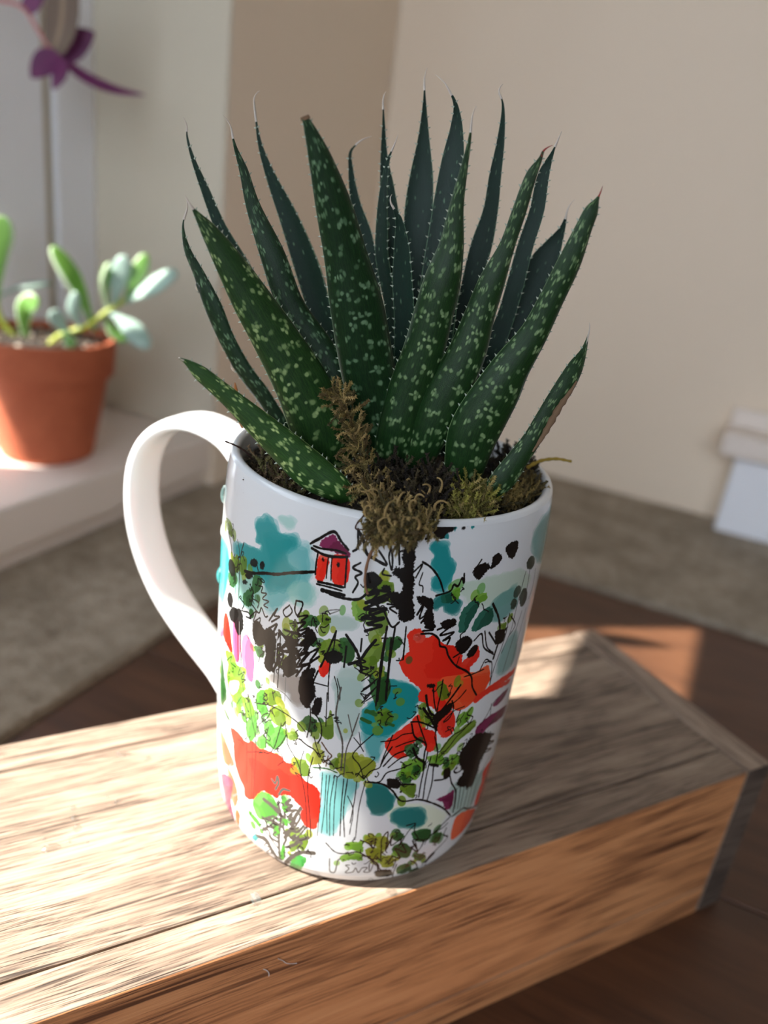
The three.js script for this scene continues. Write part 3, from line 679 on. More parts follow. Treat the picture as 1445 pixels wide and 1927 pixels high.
F dgreen 0.92: 186,75 211,78 232,47 216,29 187,49
F dgreen 0.90: 237,35 259,38 298,-26 276,-27
F yolive 0.90: 65,210 94,212 97,187 72,187
F yolive 0.90: 99,204 124,207 134,166 108,164
F yolive 0.90: 75,160 104,164 120,132 95,120
F yolive 0.90: 125,126 152,127 163,86 135,86
L ink 0.25: 122,118 117,168 114,201 127,227 132,156 143,210 145,172 173,192 170,165 192,220 208,243 180,242
L ink 0.25: 208,244 211,210 230,173 214,169
L ink 0.33: 181,167 198,132 160,157 183,112 160,125
L ink 0.29: 209,150 241,120 212,177 250,161 240,126 223,163
L ink 0.25: 270,173 292,179 320,185 334,193
L ink 0.33: 334,173 330,149 354,124 316,92 272,53
L ink 0.94: 308,82 296,72 285,58
L ink 0.29: 156,129 150,94 169,110 168,74
L ink 0.29: 221,91 248,64 274,-16
L ink 0.25: 177,88 174,50 192,-20
L ink 0.22: 63,139 87,129 109,106 130,70
L ink 0.22: 94,73 93,107 108,108 124,60
F ink 0.85: 115,66 159,65 170,38 126,47
`;
function printTexture() {
  const W = 2048, H = 1024, A0 = -95, AW = 190, YH = 118, c = document.createElement('canvas'); c.width = W; c.height = H;
  const g = c.getContext('2d'), R = rng(77);
  g.fillStyle = 'rgb(224,226,226)'; g.fillRect(0, 0, W, H);
  const sx = W / AW, sy = H / YH, X = (a) => (a / 10 - A0) * sx, Y = (y) => H - (y / 10) * sy;
  const rows = PRINT.trim().split('\n').map((l) => { const [head, pts] = l.split(': '); const [k, ink, w] = head.split(' '); return { k, ink, w: Number(w), p: pts.trim().split(' ').map((t) => t.split(',').map(Number)) }; });
  const dense = (p, closed, n) => {                                      // Catmull-Rom through the points
    const q = p.map(([a, y]) => new THREE.Vector3(a, y, 0)); if (q.length < 3 && !closed) return q;
    if (closed && q.length < 7) { const m = q.reduce((s, v) => s.add(v), new THREE.Vector3()).divideScalar(q.length); q.forEach((v) => v.sub(m).multiplyScalar(1.14).add(m)); }
    return new THREE.CatmullRomCurve3(q, closed, 'centripetal').getPoints(n ?? q.length * 8);
  };
  const path = (q, off, jit) => { g.beginPath(); q.forEach((v, i) => { const x = X(v.x + off) + (R() - 0.5) * jit, y = Y(v.y) + (R() - 0.5) * jit; i ? g.lineTo(x, y) : g.moveTo(x, y); }); };
  const order = [(r) => r.k === 'B', (r) => r.k === 'F' && !['ink', 'white', 'blackgreen', 'dgrey', 'grey'].includes(r.ink), (r) => r.k === 'L' || (r.k === 'F' && ['ink', 'white', 'blackgreen', 'dgrey', 'grey'].includes(r.ink))];
  for (const off of [1216, -1216, 0]) for (const pick of order) for (const r of rows.filter(pick)) {
    const col = INKS[r.ink] ?? [0, 0, 0], rgba = (a) => `rgba(${col[0]},${col[1]},${col[2]},${a})`;
    if (r.k === 'B') {                                                   // a wash: several loose layers, uneven edge
      const q = dense(r.p, true);
      for (let k = 0; k < 7; k++) {
        const z = 1.03 - k * 0.035, cx = q.reduce((s, v) => s + v.x, 0) / q.length, cy = q.reduce((s, v) => s + v.y, 0) / q.length, ph = R() * 9;
        const w = q.map((v, i) => new THREE.Vector3(cx + (v.x - cx) * z + 7 * N2(v.x * 0.02 + ph, v.y * 0.02), cy + (v.y - cy) * z + 7 * N2(v.x * 0.02, v.y * 0.02 + ph), 0));
        path(w, off, 1.5); g.closePath(); g.fillStyle = rgba(1 - Math.pow(1 - r.w, 1 / 4.5)); g.fill();
      }
    } else if (r.k === 'F') {
      const greens = ['olive', 'yolive', 'lime', 'lgreen', 'dgreen'];
      if (greens.includes(r.ink)) {                                      // stray dabs beside each leaf mass
        const cx = r.p.reduce((s, v) => s + v[0], 0) / r.p.length, cy = r.p.reduce((s, v) => s + v[1], 0) / r.p.length, ext = Math.max(...r.p.map((v) => Math.abs(v[0] - cx)), ...r.p.map((v) => Math.abs(v[1] - cy)));
        for (let k = 0; k < 2; k++) {
          const a = R() * 6.3, d = ext * (0.9 + 0.8 * R()), x = cx + Math.cos(a) * d, y = cy + Math.sin(a) * d, rx = 5 + R() * 9, tone = INKS[greens[(greens.indexOf(r.ink) + (R() < 0.35 ? 1 : 0)) % greens.length]];
          g.fillStyle = `rgba(${tone[0]},${tone[1]},${tone[2]},${0.55 + 0.35 * R()})`; g.beginPath(); g.ellipse(X(x + off), Y(y), rx * sx / 10, (rx * (1 + R())) * sy / 10, R() * 3, 0, 6.3); g.fill();
        }
        r.twigs ??= Array.from({ length: 3 }, () => { const a = R() * 6.3, pts = []; let x = cx + Math.cos(a) * ext * 0.9, y = cy + Math.sin(a) * ext * 0.9; for (let k = 0; k < 5; k++) { pts.push(new THREE.Vector3(x, y, 0)); x += (R() - 0.5) * 22; y += (R() - 0.62) * 22; } return pts; });
      }
      const inky = r.ink === 'ink' || r.ink === 'dgrey', wide = Math.max(...r.p.map((v) => v[0])) - Math.min(...r.p.map((v) => v[0])), amp = inky ? Math.min(4.5, 1.2 + wide * 0.03) : 1.8, fr = inky ? 0.3 : 0.11;
      const q = dense(r.p, true, r.p.length * (inky ? 16 : 8)).map((v) => new THREE.Vector3(v.x + amp * N2(v.x * fr, v.y * fr), v.y + amp * N2(v.x * fr + 50, v.y * fr), 0));
      path(q, off, 2);
      if (inky) {                                                        // loose pen loops round the dark mass
        g.lineCap = 'round'; g.strokeStyle = rgba(0.95); g.lineWidth = 2.2;
        const span = Math.max(...q.map((v) => v.x)) - Math.min(...q.map((v) => v.x));
        if (span > 90) { g.save(); g.beginPath(); const hops = Math.round(q.length / 7); for (let k = 0; k < hops; k++) { const v = q[k * 7], a = R() * 6.3, d = 5 + R() * 13; g.moveTo(X(v.x + off), Y(v.y)); g.quadraticCurveTo(X(v.x + off + Math.cos(a) * d * 1.6), Y(v.y + Math.sin(a) * d * 1.6), X(v.x + off + Math.cos(a + 0.9) * d), Y(v.y + Math.sin(a + 0.9) * d)); } g.stroke(); g.restore(); }
        path(q, off, 2);
      } g.closePath(); g.fillStyle = rgba(r.w); g.fill();
      if (!['ink', 'white', 'dgrey', 'blackgreen'].includes(r.ink)) {    // a second pass of the brush, darker on one side
        g.save(); g.clip(); g.fillStyle = rgba(0.3); g.globalCompositeOperation = 'multiply';
        const cx = q.reduce((s, v) => s + v.x, 0) / q.length, cy = q.reduce((s, v) => s + v.y, 0) / q.length, w = Math.max(...q.map((v) => Math.abs(v.x - cx)));
        path(q.map((v) => new THREE.Vector3(v.x + w * 0.55 + 4 * N2(v.y * 0.05, cx), v.y - w * 0.2, 0)), off, 2); g.closePath(); g.fill(); g.restore();
      }
    } else {
      const q = dense(r.p, false), w = Math.max(r.w * 1.55, 0.24) * sy;
      g.lineCap = g.lineJoin = 'round'; g.strokeStyle = rgba(0.96);
      for (let i = 1; i < q.length; i++) {
        g.beginPath(); g.lineWidth = w * (1 + 0.3 * N2(q[i].x * 0.03 + i, q[i].y * 0.03)); g.moveTo(X(q[i - 1].x + off), Y(q[i - 1].y)); g.lineTo(X(q[i].x + off), Y(q[i].y)); g.stroke();
      }
    }
  }
  for (const off of [1216, -1216, 0]) for (const r of rows.filter((o) => o.twigs)) for (const q of r.twigs) {       // fine pen twigs over the leaf dabs
    g.strokeStyle = 'rgba(22,20,18,0.92)'; g.lineWidth = 2.6; path(new THREE.CatmullRomCurve3(q).getPoints(18), off, 0.6); g.stroke();
  }
  const t = new THREE.CanvasTexture(c); t.colorSpace = THREE.SRGBColorSpace; t.wrapS = THREE.MirroredRepeatWrapping; t.wrapT = THREE.ClampToEdgeWrapping; t.magFilter = THREE.LinearFilter;
  return t;
}
const china = { roughness: 0.14, ior: 1.5 };
const matChina = phys({ color: new THREE.Color().setStyle('rgb(224,226,226)'), ...china });
const matPrint = phys({ map: printTexture(), ...china });
const mug = tag(group('mug', MUG, LY), 'white china mug with a painted garden in red, teal and green holding the spotted plant', 'mug');
{
  const lathe = (pts, seg = 128) => { const g = new THREE.LatheGeometry(pts.map(([r, y]) => new THREE.Vector2(r / 1000, y / 1000)), seg, -Math.PI, Math.PI * 2); return g; };
  const fineProfile = [];
  for (let i = 0; i < PROFILE.length - 1; i++) { const n = 4; for (let k = 0; k < n; k++) { const y = lerp(PROFILE[i][1], PROFILE[i + 1][1], k / n); fineProfile.push([outerRadius(y), y]); } }
  fineProfile.push([44.6, 115.2]);
  const body = lathe(fineProfile), p = body.attributes.position, uv = body.attributes.uv, rows = fineProfile.length;
  for (let i = 0; i < p.count; i++) { const th = -Math.PI + Math.floor(i / rows) / 128 * Math.PI * 2; uv.setXY(i, (th * 45 + 95) / 190, p.getY(i) * 1000 / 118); }
  mesh('body', body, matPrint, mug);
  const rim = [[44.6, 115.2], [44.2, 116], [43.6, 116.4], [42.9, 116.4], [42.3, 116], [41.9, 115.2], [42, 108], [42, 90], [41.5, 60], [40.5, 20], [38, 5], [30, 3], [0.01, 3]];
  mesh('interior', lathe(rim), matChina, mug);
  mesh('foot', lathe([[0.01, 1.2], [33, 1.2], [36, 0.4], [37, 0], [39.3, 0]]), matChina, mug);
  // the handle: a flat ribbon of china bent in one upright plane
  const away = 22 * Math.PI / 180, dir = new THREE.Vector3(-Math.cos(away), 0, -Math.sin(away)), wide = new THREE.Vector3(Math.sin(away), 0, -Math.cos(away));
  const line = [[43, 102.5], [48, 105.6], [54, 108.8], [61, 110.6], [68, 110.6], [75.5, 108], [82, 102.5], [86.3, 94.5], [88, 84], [87, 71.5], [83, 59.5], [76.2, 48], [67.8, 39], [59, 31.5], [50.5, 25.2], [42.5, 19.5]];
  const curve = new THREE.CatmullRomCurve3(line.map(([d, y]) => dir.clone().multiplyScalar(d / 1000).setY(y / 1000)), false, 'centripetal');
  const pos = [], idx = [], seg = 72, ring = 28;
  for (let i = 0; i <= seg; i++) {
    const t = i / seg, q = curve.getPointAt(t), tan = curve.getTangentAt(t), out = wide.clone().cross(tan).normalize();
    const flare = 1 + 0.35 * Math.pow(1 - smooth(t, 0, 0.12), 2) + 0.3 * Math.pow(smooth(t, 0.86, 1), 2), hw = 7.6 * flare, ht = 2.3 * (1 + 0.25 * smooth(t, 0.9, 1) + 0.25 * (1 - smooth(t, 0, 0.08)));
    for (let j = 0; j < ring; j++) {
      const a = (j / ring) * Math.PI * 2, ca = Math.cos(a), sa = Math.sin(a), e = 2 / 3.2;
      const x = Math.sign(ca) * Math.pow(Math.abs(ca), e) * hw / 1000, y = Math.sign(sa) * Math.pow(Math.abs(sa), e) * ht / 1000;
      const o = q.clone().addScaledVector(wide, x).addScaledVector(out, y); pos.push(o.x, o.y, o.z);
    }
  }
  for (let i = 0; i < seg; i++) for (let j = 0; j < ring; j++) { const a = i * ring + j, b = i * ring + (j + 1) % ring; idx.push(a, b, a + ring, b, b + ring, a + ring); }
  const hg = new THREE.BufferGeometry(); hg.setAttribute('position', new THREE.Float32BufferAttribute(pos, 3)); hg.setIndex(idx); hg.computeVertexNormals();
  mesh('handle', hg, matChina, mug);
}

// ---------- the spotted succulent in the mug ----------
const onMug = (s, n, y) => V(195.1 + s, -80.5 + n, BOXTOP + y);          // millimetres from the mug's axis and the box top
function leafTexture(seed) {                                             // left half: outer face, right half: inner face; v runs up the leaf, 0.1 m per tile
  const R = rng(seed), W = 1024, H = 1024, spots = [];
  for (let band = 0; band < 34; band++) {
    const v = (band + 0.2 + 0.6 * R()) / 34, n = 2 + Math.floor(R() * 6);
    for (let k = 0; k < n; k++) spots.push([0.03 + 0.44 * R(), v + (R() - 0.5) * 0.022, 0.010 + 0.013 * R(), 0.0042 + 0.0055 * R(), 0.4 + 0.45 * R()]);
    const c = 0.06 + 0.38 * R();
    for (let k = 0; k < 3 + R() * 4; k++) spots.push([c + (R() - 0.5) * 0.12, v + (R() - 0.5) * 0.016, 0.010 + 0.010 * R(), 0.004 + 0.005 * R(), 0.45 + 0.5 * R()]);
    if (R() < 0.75) spots.push([0.53 + 0.42 * R(), v + (R() - 0.5) * 0.02, 0.010 + 0.012 * R(), 0.004 + 0.005 * R(), 0.4 + 0.4 * R()]);
    for (const e of [0.525, 0.975]) if (R() < 0.8) spots.push([e + (R() - 0.5) * 0.02, v + (R() - 0.5) * 0.03, 0.012, 0.005, 0.5]);
  }
  const k = new Float32Array(W * H);
  for (const [u, v, a, b, s] of spots) {
    const x0 = Math.floor((u - a * 1.6) * W), x1 = Math.ceil((u + a * 1.6) * W), y0 = Math.floor((v - b * 1.6) * H), y1 = Math.ceil((v + b * 1.6) * H);
    for (let y = y0; y <= y1; y++) for (let x = x0; x <= x1; x++) {
      if (x < 0 || x >= W) continue;
      const d = Math.hypot((x / W - u) / a, (y / H - v) / b) * (1 + 0.25 * N2(x * 0.03, y * 0.05)), yy = (y + H) % H;
      k[yy * W + x] = Math.max(k[yy * W + x], s * (1 - smooth(d, 0.45, 1.2)));
    }
  }
  const edge = (u) => { const h = u < 0.5 ? u : u - 0.5, m = Math.min(h, 0.5 - h); return 1 - smooth(m, 0.004, 0.016); };
  const map = texture(W, H, (u, v) => {
    const s = k[Math.min(H - 1, (v * H) | 0) * W + Math.min(W - 1, (u * W) | 0)], n = 0.5 + 0.25 * N2(u * 60, v * 14) + 0.25 * N2(u * 200, v * 60);
    let c = u < 0.5 ? mix3(c255(15, 36, 20), c255(33, 64, 30), n) : mix3(c255(14, 36, 28), c255(26, 54, 40), n);
    c = mix3(c, c255(142, 166, 132), s * 0.85);
    return mix3(c, c255(150, 176, 138), edge(u) * 0.7);
  });
  const bump = texture(W, H, (u, v) => { const s = k[Math.min(H - 1, (v * H) | 0) * W + Math.min(W - 1, (u * W) | 0)]; const x = 0.3 + 0.5 * s + 0.15 * N2(u * 160, v * 300); return [x, x, x]; }, false);
  return { map, bump };
}
const leafTex = leafTexture(5);
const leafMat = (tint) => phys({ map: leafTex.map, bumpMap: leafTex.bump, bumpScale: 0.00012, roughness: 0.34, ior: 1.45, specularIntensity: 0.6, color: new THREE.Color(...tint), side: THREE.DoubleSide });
const matLeafDark = leafMat([0.9, 1, 0.95]), matLeafBounceLit = leafMat([3.1, 2.6, 1.8]), matLeafMid = leafMat([1.35, 1.3, 1.05]), matLeafHalfLit = leafMat([1.8, 1.6, 1.15]);  // lit copies of the leaf: bounced light put into the tint of two leaves
const matTooth = phys({ color: new THREE.Color().setStyle('rgb(196,206,186)'), roughness: 0.5, transmission: 0.25, thickness: 0 });
const matAwn = phys({ color: new THREE.Color().setStyle('rgb(226,214,200)'), roughness: 0.7, transmission: 0.3, thickness: 0 });
const matRedTip = std({ color: new THREE.Color().setStyle('rgb(150,44,34)'), roughness: 0.6 });
const matScar = std({ color: new THREE.Color().setStyle('rgb(122,96,72)'), roughness: 0.9 });
const FRONT = new THREE.Vector3(Math.sin(LY) * 0.94, 0.33, Math.cos(LY) * 0.94).normalize();   // the side of the rosette that is turned to the room

function leafShape(ctrl, half, roll, opts = {}) {
  const { seg = 46, thick = 0.5, channel = 0.16, cut = false, seed = 1 } = opts, R = rng(seed * 31 + 7);
  const curve = new THREE.CatmullRomCurve3(ctrl, false, 'centripetal'), n = ctrl.length;
  const wAt = (t) => { const x = t * (n - 1), i = Math.min(n - 2, Math.floor(x)), f = x - i, p = (k) => half[clamp(k, 0, n - 1)]; const m0 = (p(i + 1) - p(i - 1)) / 2, m1 = (p(i + 2) - p(i)) / 2, f2 = f * f, f3 = f2 * f;
    return Math.max(0.04, (2 * f3 - 3 * f2 + 1) * p(i) + (f3 - 2 * f2 + f) * m0 + (-2 * f3 + 3 * f2) * p(i + 1) + (f3 - f2) * m1) / 1000; };
  const NA = 11, NB = 9, pos = [], uv = [], idx = [], edges = [[], []], vs = R();
  let len = 0, last = null;
  for (let i = 0; i <= seg; i++) {
    const t = i / seg, q = curve.getPoint(t), tan = curve.getTangent(t), w = wAt(t);
    if (last) len += q.distanceTo(last); last = q;
    const f = FRONT.clone().addScaledVector(tan, -FRONT.dot(tan)).normalize().applyAxisAngle(tan, roll * Math.PI / 180), side = tan.clone().cross(f).normalize();
    const th = w * lerp(thick, thick * 1.25, t), v = len / 0.1 + vs;
    for (let j = 0; j < NA; j++) { const a = Math.PI * (1 - j / (NA - 1)), o = q.clone().addScaledVector(side, Math.cos(a) * w).addScaledVector(f, Math.pow(Math.sin(a), 0.85) * th); pos.push(o.x, o.y, o.z); uv.push(0.5 * (j / (NA - 1)) * 0.996 + 0.001, v); }
    for (let j = 0; j < NB; j++) { const a = j / (NB - 1) * 2 - 1, o = q.clone().addScaledVector(side, -a * w).addScaledVector(f, (1 - a * a) * w * channel); pos.push(o.x, o.y, o.z); uv.push(0.5 + 0.5 * (j / (NB - 1)) * 0.996 + 0.002, v); }
    edges[0].push([q.clone().addScaledVector(side, -w), side.clone().negate(), tan, w]); edges[1].push([q.clone().addScaledVector(side, w), side.clone(), tan, w]);
  }
  const row = NA + NB;
  for (let i = 0; i < seg; i++) for (let j = 0; j < row; j++) { if (j === NA - 1 || j === row - 1) continue; const a = i * row + j, b = a + row; idx.push(a, a + 1, b, b, a + 1, b + 1); }
  const capAt = (i, flip) => { const o = i * row; for (let j = 1; j < NA - 1; j++) flip ? idx.push(o, o + j + 1, o + j) : idx.push(o, o + j, o + j + 1); for (let j = 1; j < NB - 1; j++) flip ? idx.push(o + NA, o + NA + j + 1, o + NA + j) : idx.push(o + NA, o + NA + j, o + NA + j + 1); };
  capAt(0, true); capAt(seg, false);
  const g = new THREE.BufferGeometry(); g.setAttribute('position', new THREE.Float32BufferAttribute(pos, 3)); g.setAttribute('uv', new THREE.Float32BufferAttribute(uv, 2)); g.setIndex(idx); g.computeVertexNormals();
  // small pale teeth along both margins
  const teeth = [];
  for (const e of edges) {
    let run = 0, next = 0.002 * R();
    for (let i = 1; i < e.length - 1; i++) {
      run += e[i][0].distanceTo(e[i - 1][0]);
      if (run < next || e[i][3] < 0.0004) continue;
      next = run + 0.0012 + 0.0014 * R();
      const c = new THREE.ConeGeometry(0.00022 + 0.00012 * R(), 0.0007 + 0.0003 * R(), 5);
      c.translate(0, 0.0003, 0);
      c.applyQuaternion(new THREE.Quaternion().setFromUnitVectors(new THREE.Vector3(0, 1, 0), e[i][1].clone().addScaledVector(e[i][2], 0.45).normalize()));
      c.translate(...e[i][0].toArray()); teeth.push(c);
    }
  }
  return { body: g, teeth: teeth.length ? mergeGeometries(teeth) : null, curve };
}
const LEAVES = [
  [150, '-4.0,-25.2,132.6,3.6 -8.0,-39.7,149.4,3.4 -9.7,-47.6,160.8,2.8 -10.8,-53.7,169.5,1.9 -11.5,-58.8,178.7,1.3 -12.0,-62.7,186.0,0.6 -12.0,-64.6,190.9,0.3 -11.8,-64.8,192.8,0.1'],
  [-25, '-10.9,-26.3,116.1,2.6 -12.6,-30.7,122.9,2.3 -14.3,-35.3,129.2,2.4 -16.0,-39.7,134.4,2.4 -17.8,-44.8,142.3,2.4 -19.1,-48.9,150.6,2.6 -20.5,-53.0,158.7,1.6 -21.5,-55.9,163.9,1.0 -21.8,-57.3,169.8,0.3 -21.3,-56.5,174.0,0.1'],
  [10, '-21.3,-9.6,118.4,6.7 -23.1,-11.9,127.6,7.5 -26.5,-16.3,138.2,6.8 -30.5,-21.7,148.1,5.7 -34.7,-27.2,157.6,4.6 -38.5,-31.7,166.0,3.2 -41.4,-35.0,171.8,1.8 -43.1,-37.0,174.9,0.6 -43.9,-37.9,176.4,0.1'],
  [10, '-9.2,-9.0,125.3,4.8 -10.6,-13.6,136.2,4.3 -12.6,-19.9,145.1,3.6 -15.0,-27.6,154.0,3.5 -16.4,-33.4,165.8,3.2 -17.9,-39.2,177.0,1.8 -18.4,-42.1,184.6,1.1 -18.9,-44.6,189.7,0.4 -19.1,-46.0,193.9,0.1'],
  [150, '3.2,-13.2,127.9,4.0 1.9,-20.7,138.7,4.0 1.5,-26.8,148.4,3.8 1.7,-33.2,161.0,4.0 1.9,-40.4,173.3,3.0 2.1,-48.3,185.1,1.4 2.6,-52.3,192.5,0.6 4.0,-55.5,202.2,0.1'],
  [8, '-9.9,-0.3,123.1,6.0 -11.6,-2.0,133.2,6.7 -13.7,-4.3,141.5,7.0 -17.8,-7.6,157.7,6.6 -21.2,-10.3,169.3,5.2 -24.7,-12.9,180.1,4.2 -28.5,-15.7,190.2,2.5 -30.3,-17.2,194.5,1.4 -31.3,-18.1,196.8,0.8'],
  [180, '9.6,-16.0,150.7,3.0 12.8,-22.8,171.0,2.5 14.5,-27.6,180.1,1.4 16.3,-30.9,188.1,0.7 17.7,-32.2,192.8,0.4 19.6,-30.9,195.5,0.1'],
  [180, '11.5,-8.8,145.9,3.0 14.4,-14.7,172.2,2.5 16.1,-19.3,185.3,1.9 17.1,-21.6,192.3,1.0 18.6,-23.6,200.3,0.4 19.9,-25.2,206.4,0.1'],
  [140, '4.7,-4.3,138.7,2.2 4.8,-8.6,155.3,2.1 4.9,-13.2,168.4,2.2 5.5,-14.4,175.0,2.1 6.5,-15.6,183.7,1.4 7.7,-15.9,191.3,0.6 8.9,-15.1,195.6,0.1'],
  [160, '0.0,0.1,134.5,2.9 -0.2,-2.3,154.7,2.8 -0.5,-4.0,163.4,2.7 -0.7,-5.4,172.0,2.0 -1.0,-7.0,178.2,0.9 -1.7,-9.3,181.7,0.1'],
  [180, '12.4,-1.4,138.2,4.5 15.3,-6.7,166.3,4.2 17.5,-9.6,180.3,3.9 19.2,-10.9,189.2,3.1 20.9,-12.4,197.9,1.6 22.6,-14.2,206.5,0.5 23.8,-15.7,212.8,0.1'],
  [165, '7.0,3.9,134.1,5.1 9.9,2.6,159.4,5.4 11.2,1.9,168.4,5.3 12.4,1.0,177.2,4.6 13.7,-0.2,185.8,3.7 15.1,-1.0,194.3,2.9 16.5,-2.0,202.6,1.4 17.0,-3.4,207.0,0.5 16.7,-6.6,211.0,0.1'],
  [8, '-11.2,4.4,123.8,5.1 -10.7,6.1,137.7,5.4 -10.0,8.3,148.8,5.2 -9.8,9.4,157.7,4.9 -9.6,10.4,166.2,4.5 -9.5,11.3,174.5,3.0 -9.8,11.2,182.3,1.8 -9.9,11.6,190.0,1.0 -10.0,12.0,197.3,0.4 -10.2,11.9,201.9,0.1'],
  [170, '13.1,10.8,131.5,3.0 15.4,8.8,151.8,2.9 17.8,8.4,164.5,2.6 20.0,8.8,173.8,2.9 22.2,9.0,182.8,2.0 24.0,8.1,191.6,1.6 25.9,7.4,200.2,1.0 27.6,5.8,208.7,0.3 27.7,4.2,211.5,0.1'],
  [10, '-9.3,11.6,123.0,4.2 -8.1,14.5,135.6,5.7 -6.4,18.5,150.4,4.8 -5.8,19.8,159.2,3.8 -5.2,21.3,167.7,3.2 -4.4,23.2,176.1,1.9 -3.9,24.5,184.1,1.7 -3.4,25.7,191.9,1.3 -2.9,26.9,195.4,0.5 -2.8,27.2,197.0,0.3'],
  [170, '11.8,15.3,131.3,3.4 14.8,18.3,147.8,2.9 16.8,19.9,157.2,2.4 18.4,20.5,166.4,2.3 20.1,20.8,175.5,2.1 21.9,21.6,184.4,1.9 23.4,21.2,193.0,1.5 24.8,22.1,198.6,0.4 25.6,22.6,201.5,0.1'],
  [175, '16.2,18.1,129.5,3.4 19.5,20.7,143.3,3.6 21.7,21.4,152.3,3.7 24.7,23.0,161.9,3.6 27.8,24.6,171.4,3.8 29.6,25.8,176.1,2.4 31.4,26.9,180.8,0.8 32.9,27.0,185.9,0.1'],
  [14, '-7.9,22.7,118.2,4.9 -7.6,23.9,130.8,6.6 -6.3,27.7,142.4,5.9 -5.7,29.6,148.1,4.9 -4.4,33.5,157.4,3.5 -3.7,35.9,166.0,3.0 -3.1,38.1,174.4,2.8 -2.7,39.7,182.3,2.0 -2.5,40.6,186.2,1.6 -2.3,41.5,189.2,0.3'],
  [20, '-8.5,31.7,117.2,2.9 -6.8,33.9,121.4,3.4 -4.9,35.9,126.5,2.9 -2.9,37.8,131.3,2.6 -1.1,39.1,136.1,2.4 0.7,40.4,140.9,2.3 2.8,42.1,145.5,2.6 4.7,43.3,150.2,2.1 6.2,44.1,154.0,0.9 7.5,44.2,158.5,0.1'],
  [-5, '-32.2,0.6,115.5,3.4 -35.5,-5.5,119.7,4.6 -38.9,-11.4,125.1,4.1 -42.4,-17.0,130.4,3.3 -45.8,-22.4,135.6,2.4 -48.2,-26.1,139.0,2.0 -50.2,-29.1,141.7,1.7 -51.7,-31.4,143.7,0.7 -52.7,-32.9,144.5,0.2'],
];
const aloe = tag(group('aloe_plant', onMug(0, 0, 112)), 'dark green succulent rosette of pointed leaves with pale spots and toothed edges in the mug', 'plant');
LEAVES.forEach(([roll, text], at) => {
  const rows = triples(text), id = at + 1, ctrl = rows.map(([s, n, y]) => onMug(s, n, y)), half = rows.map((r) => r[3]);
  const [s0, n0, y0] = rows[0], deep = Math.max(8, y0 - 108) , k = [3, 18, 19, 20].includes(id) ? 0.8 : 0.45;
  ctrl.unshift(onMug(s0 * k, n0 * k, y0 - deep)); half.unshift(half[0] * 0.85);
  const origin = onMug(0, 0, 112);
  const shape = leafShape(ctrl.map((c) => c.sub(origin)), half, roll, { seed: id, thick: [13, 15, 18].includes(id) ? 0.62 : id === 6 ? 0.5 : 0.45, channel: roll > 90 ? 0.22 : 0.12 });
  const leaf = mesh('leaf', shape.body, [20].includes(id) ? matLeafBounceLit : id === 3 ? matLeafHalfLit : [13, 15, 18, 19].includes(id) ? matLeafMid : matLeafDark, aloe);
  if (shape.teeth) { const m = mesh('margin_teeth', shape.teeth, matTooth, leaf); m.userData.kind = 'stuff'; }
  // the dry awn at the end of the leaf
  if (id === 6) { const e = shape.curve.getPoint(1), d = shape.curve.getTangent(1), g = new THREE.CylinderGeometry(0.00105, 0.0012, 0.0007, 14); g.scale(1, 1, 0.6); g.applyQuaternion(new THREE.Quaternion().setFromUnitVectors(new THREE.Vector3(0, 1, 0), d)); g.translate(e.x, e.y, e.z); tag(mesh('cut_tip', g, matScar, leaf), 'flat dry tip where the leaf was cut'); }
  else {
    const end = shape.curve.getPoint(1), d = shape.curve.getTangent(1), b = shape.curve.getPoint(0.93), R = rng(id + 400), bend = new THREE.Vector3(R() - 0.5, 0, R() - 0.5).multiplyScalar(0.0016);
    const L = id === 20 ? 0.0006 : [15].includes(id) ? 0.0015 : 0.0024;
    const red = [15, 18].includes(id);
    const awn = mesh('awn', taperTube([b, end, end.clone().addScaledVector(d, L * 0.6).add(bend), end.clone().addScaledVector(d, L).addScaledVector(bend, 2.4)], (t) => 0.00034 * (1 - t * 0.85), 10, 6), red ? matRedTip : matAwn, leaf);
    tag(awn, red ? 'dry red leaf tip' : 'pale dry leaf tip');
  }
  if (id === 19) {                                                       // a dry brown scar along the outer edge
    const c = shape.curve, pts = [];
    for (const t of [0.36, 0.44, 0.52, 0.6, 0.68, 0.74]) { const q = c.getPoint(t), tan = c.getTangent(t), f = FRONT.clone().addScaledVector(tan, -FRONT.dot(tan)).normalize(); pts.push(q.addScaledVector(tan.clone().cross(f).normalize(), 0.0019).addScaledVector(f, 0.0006)); }
    tag(mesh('scar', taperTube(pts, (t) => 0.0002 + (0.0007 + 0.0002 * Math.sin(t * 47)) * Math.sin(Math.PI * t), 20, 8), matScar, leaf), 'dry brown scar along the leaf edge');
  }
});

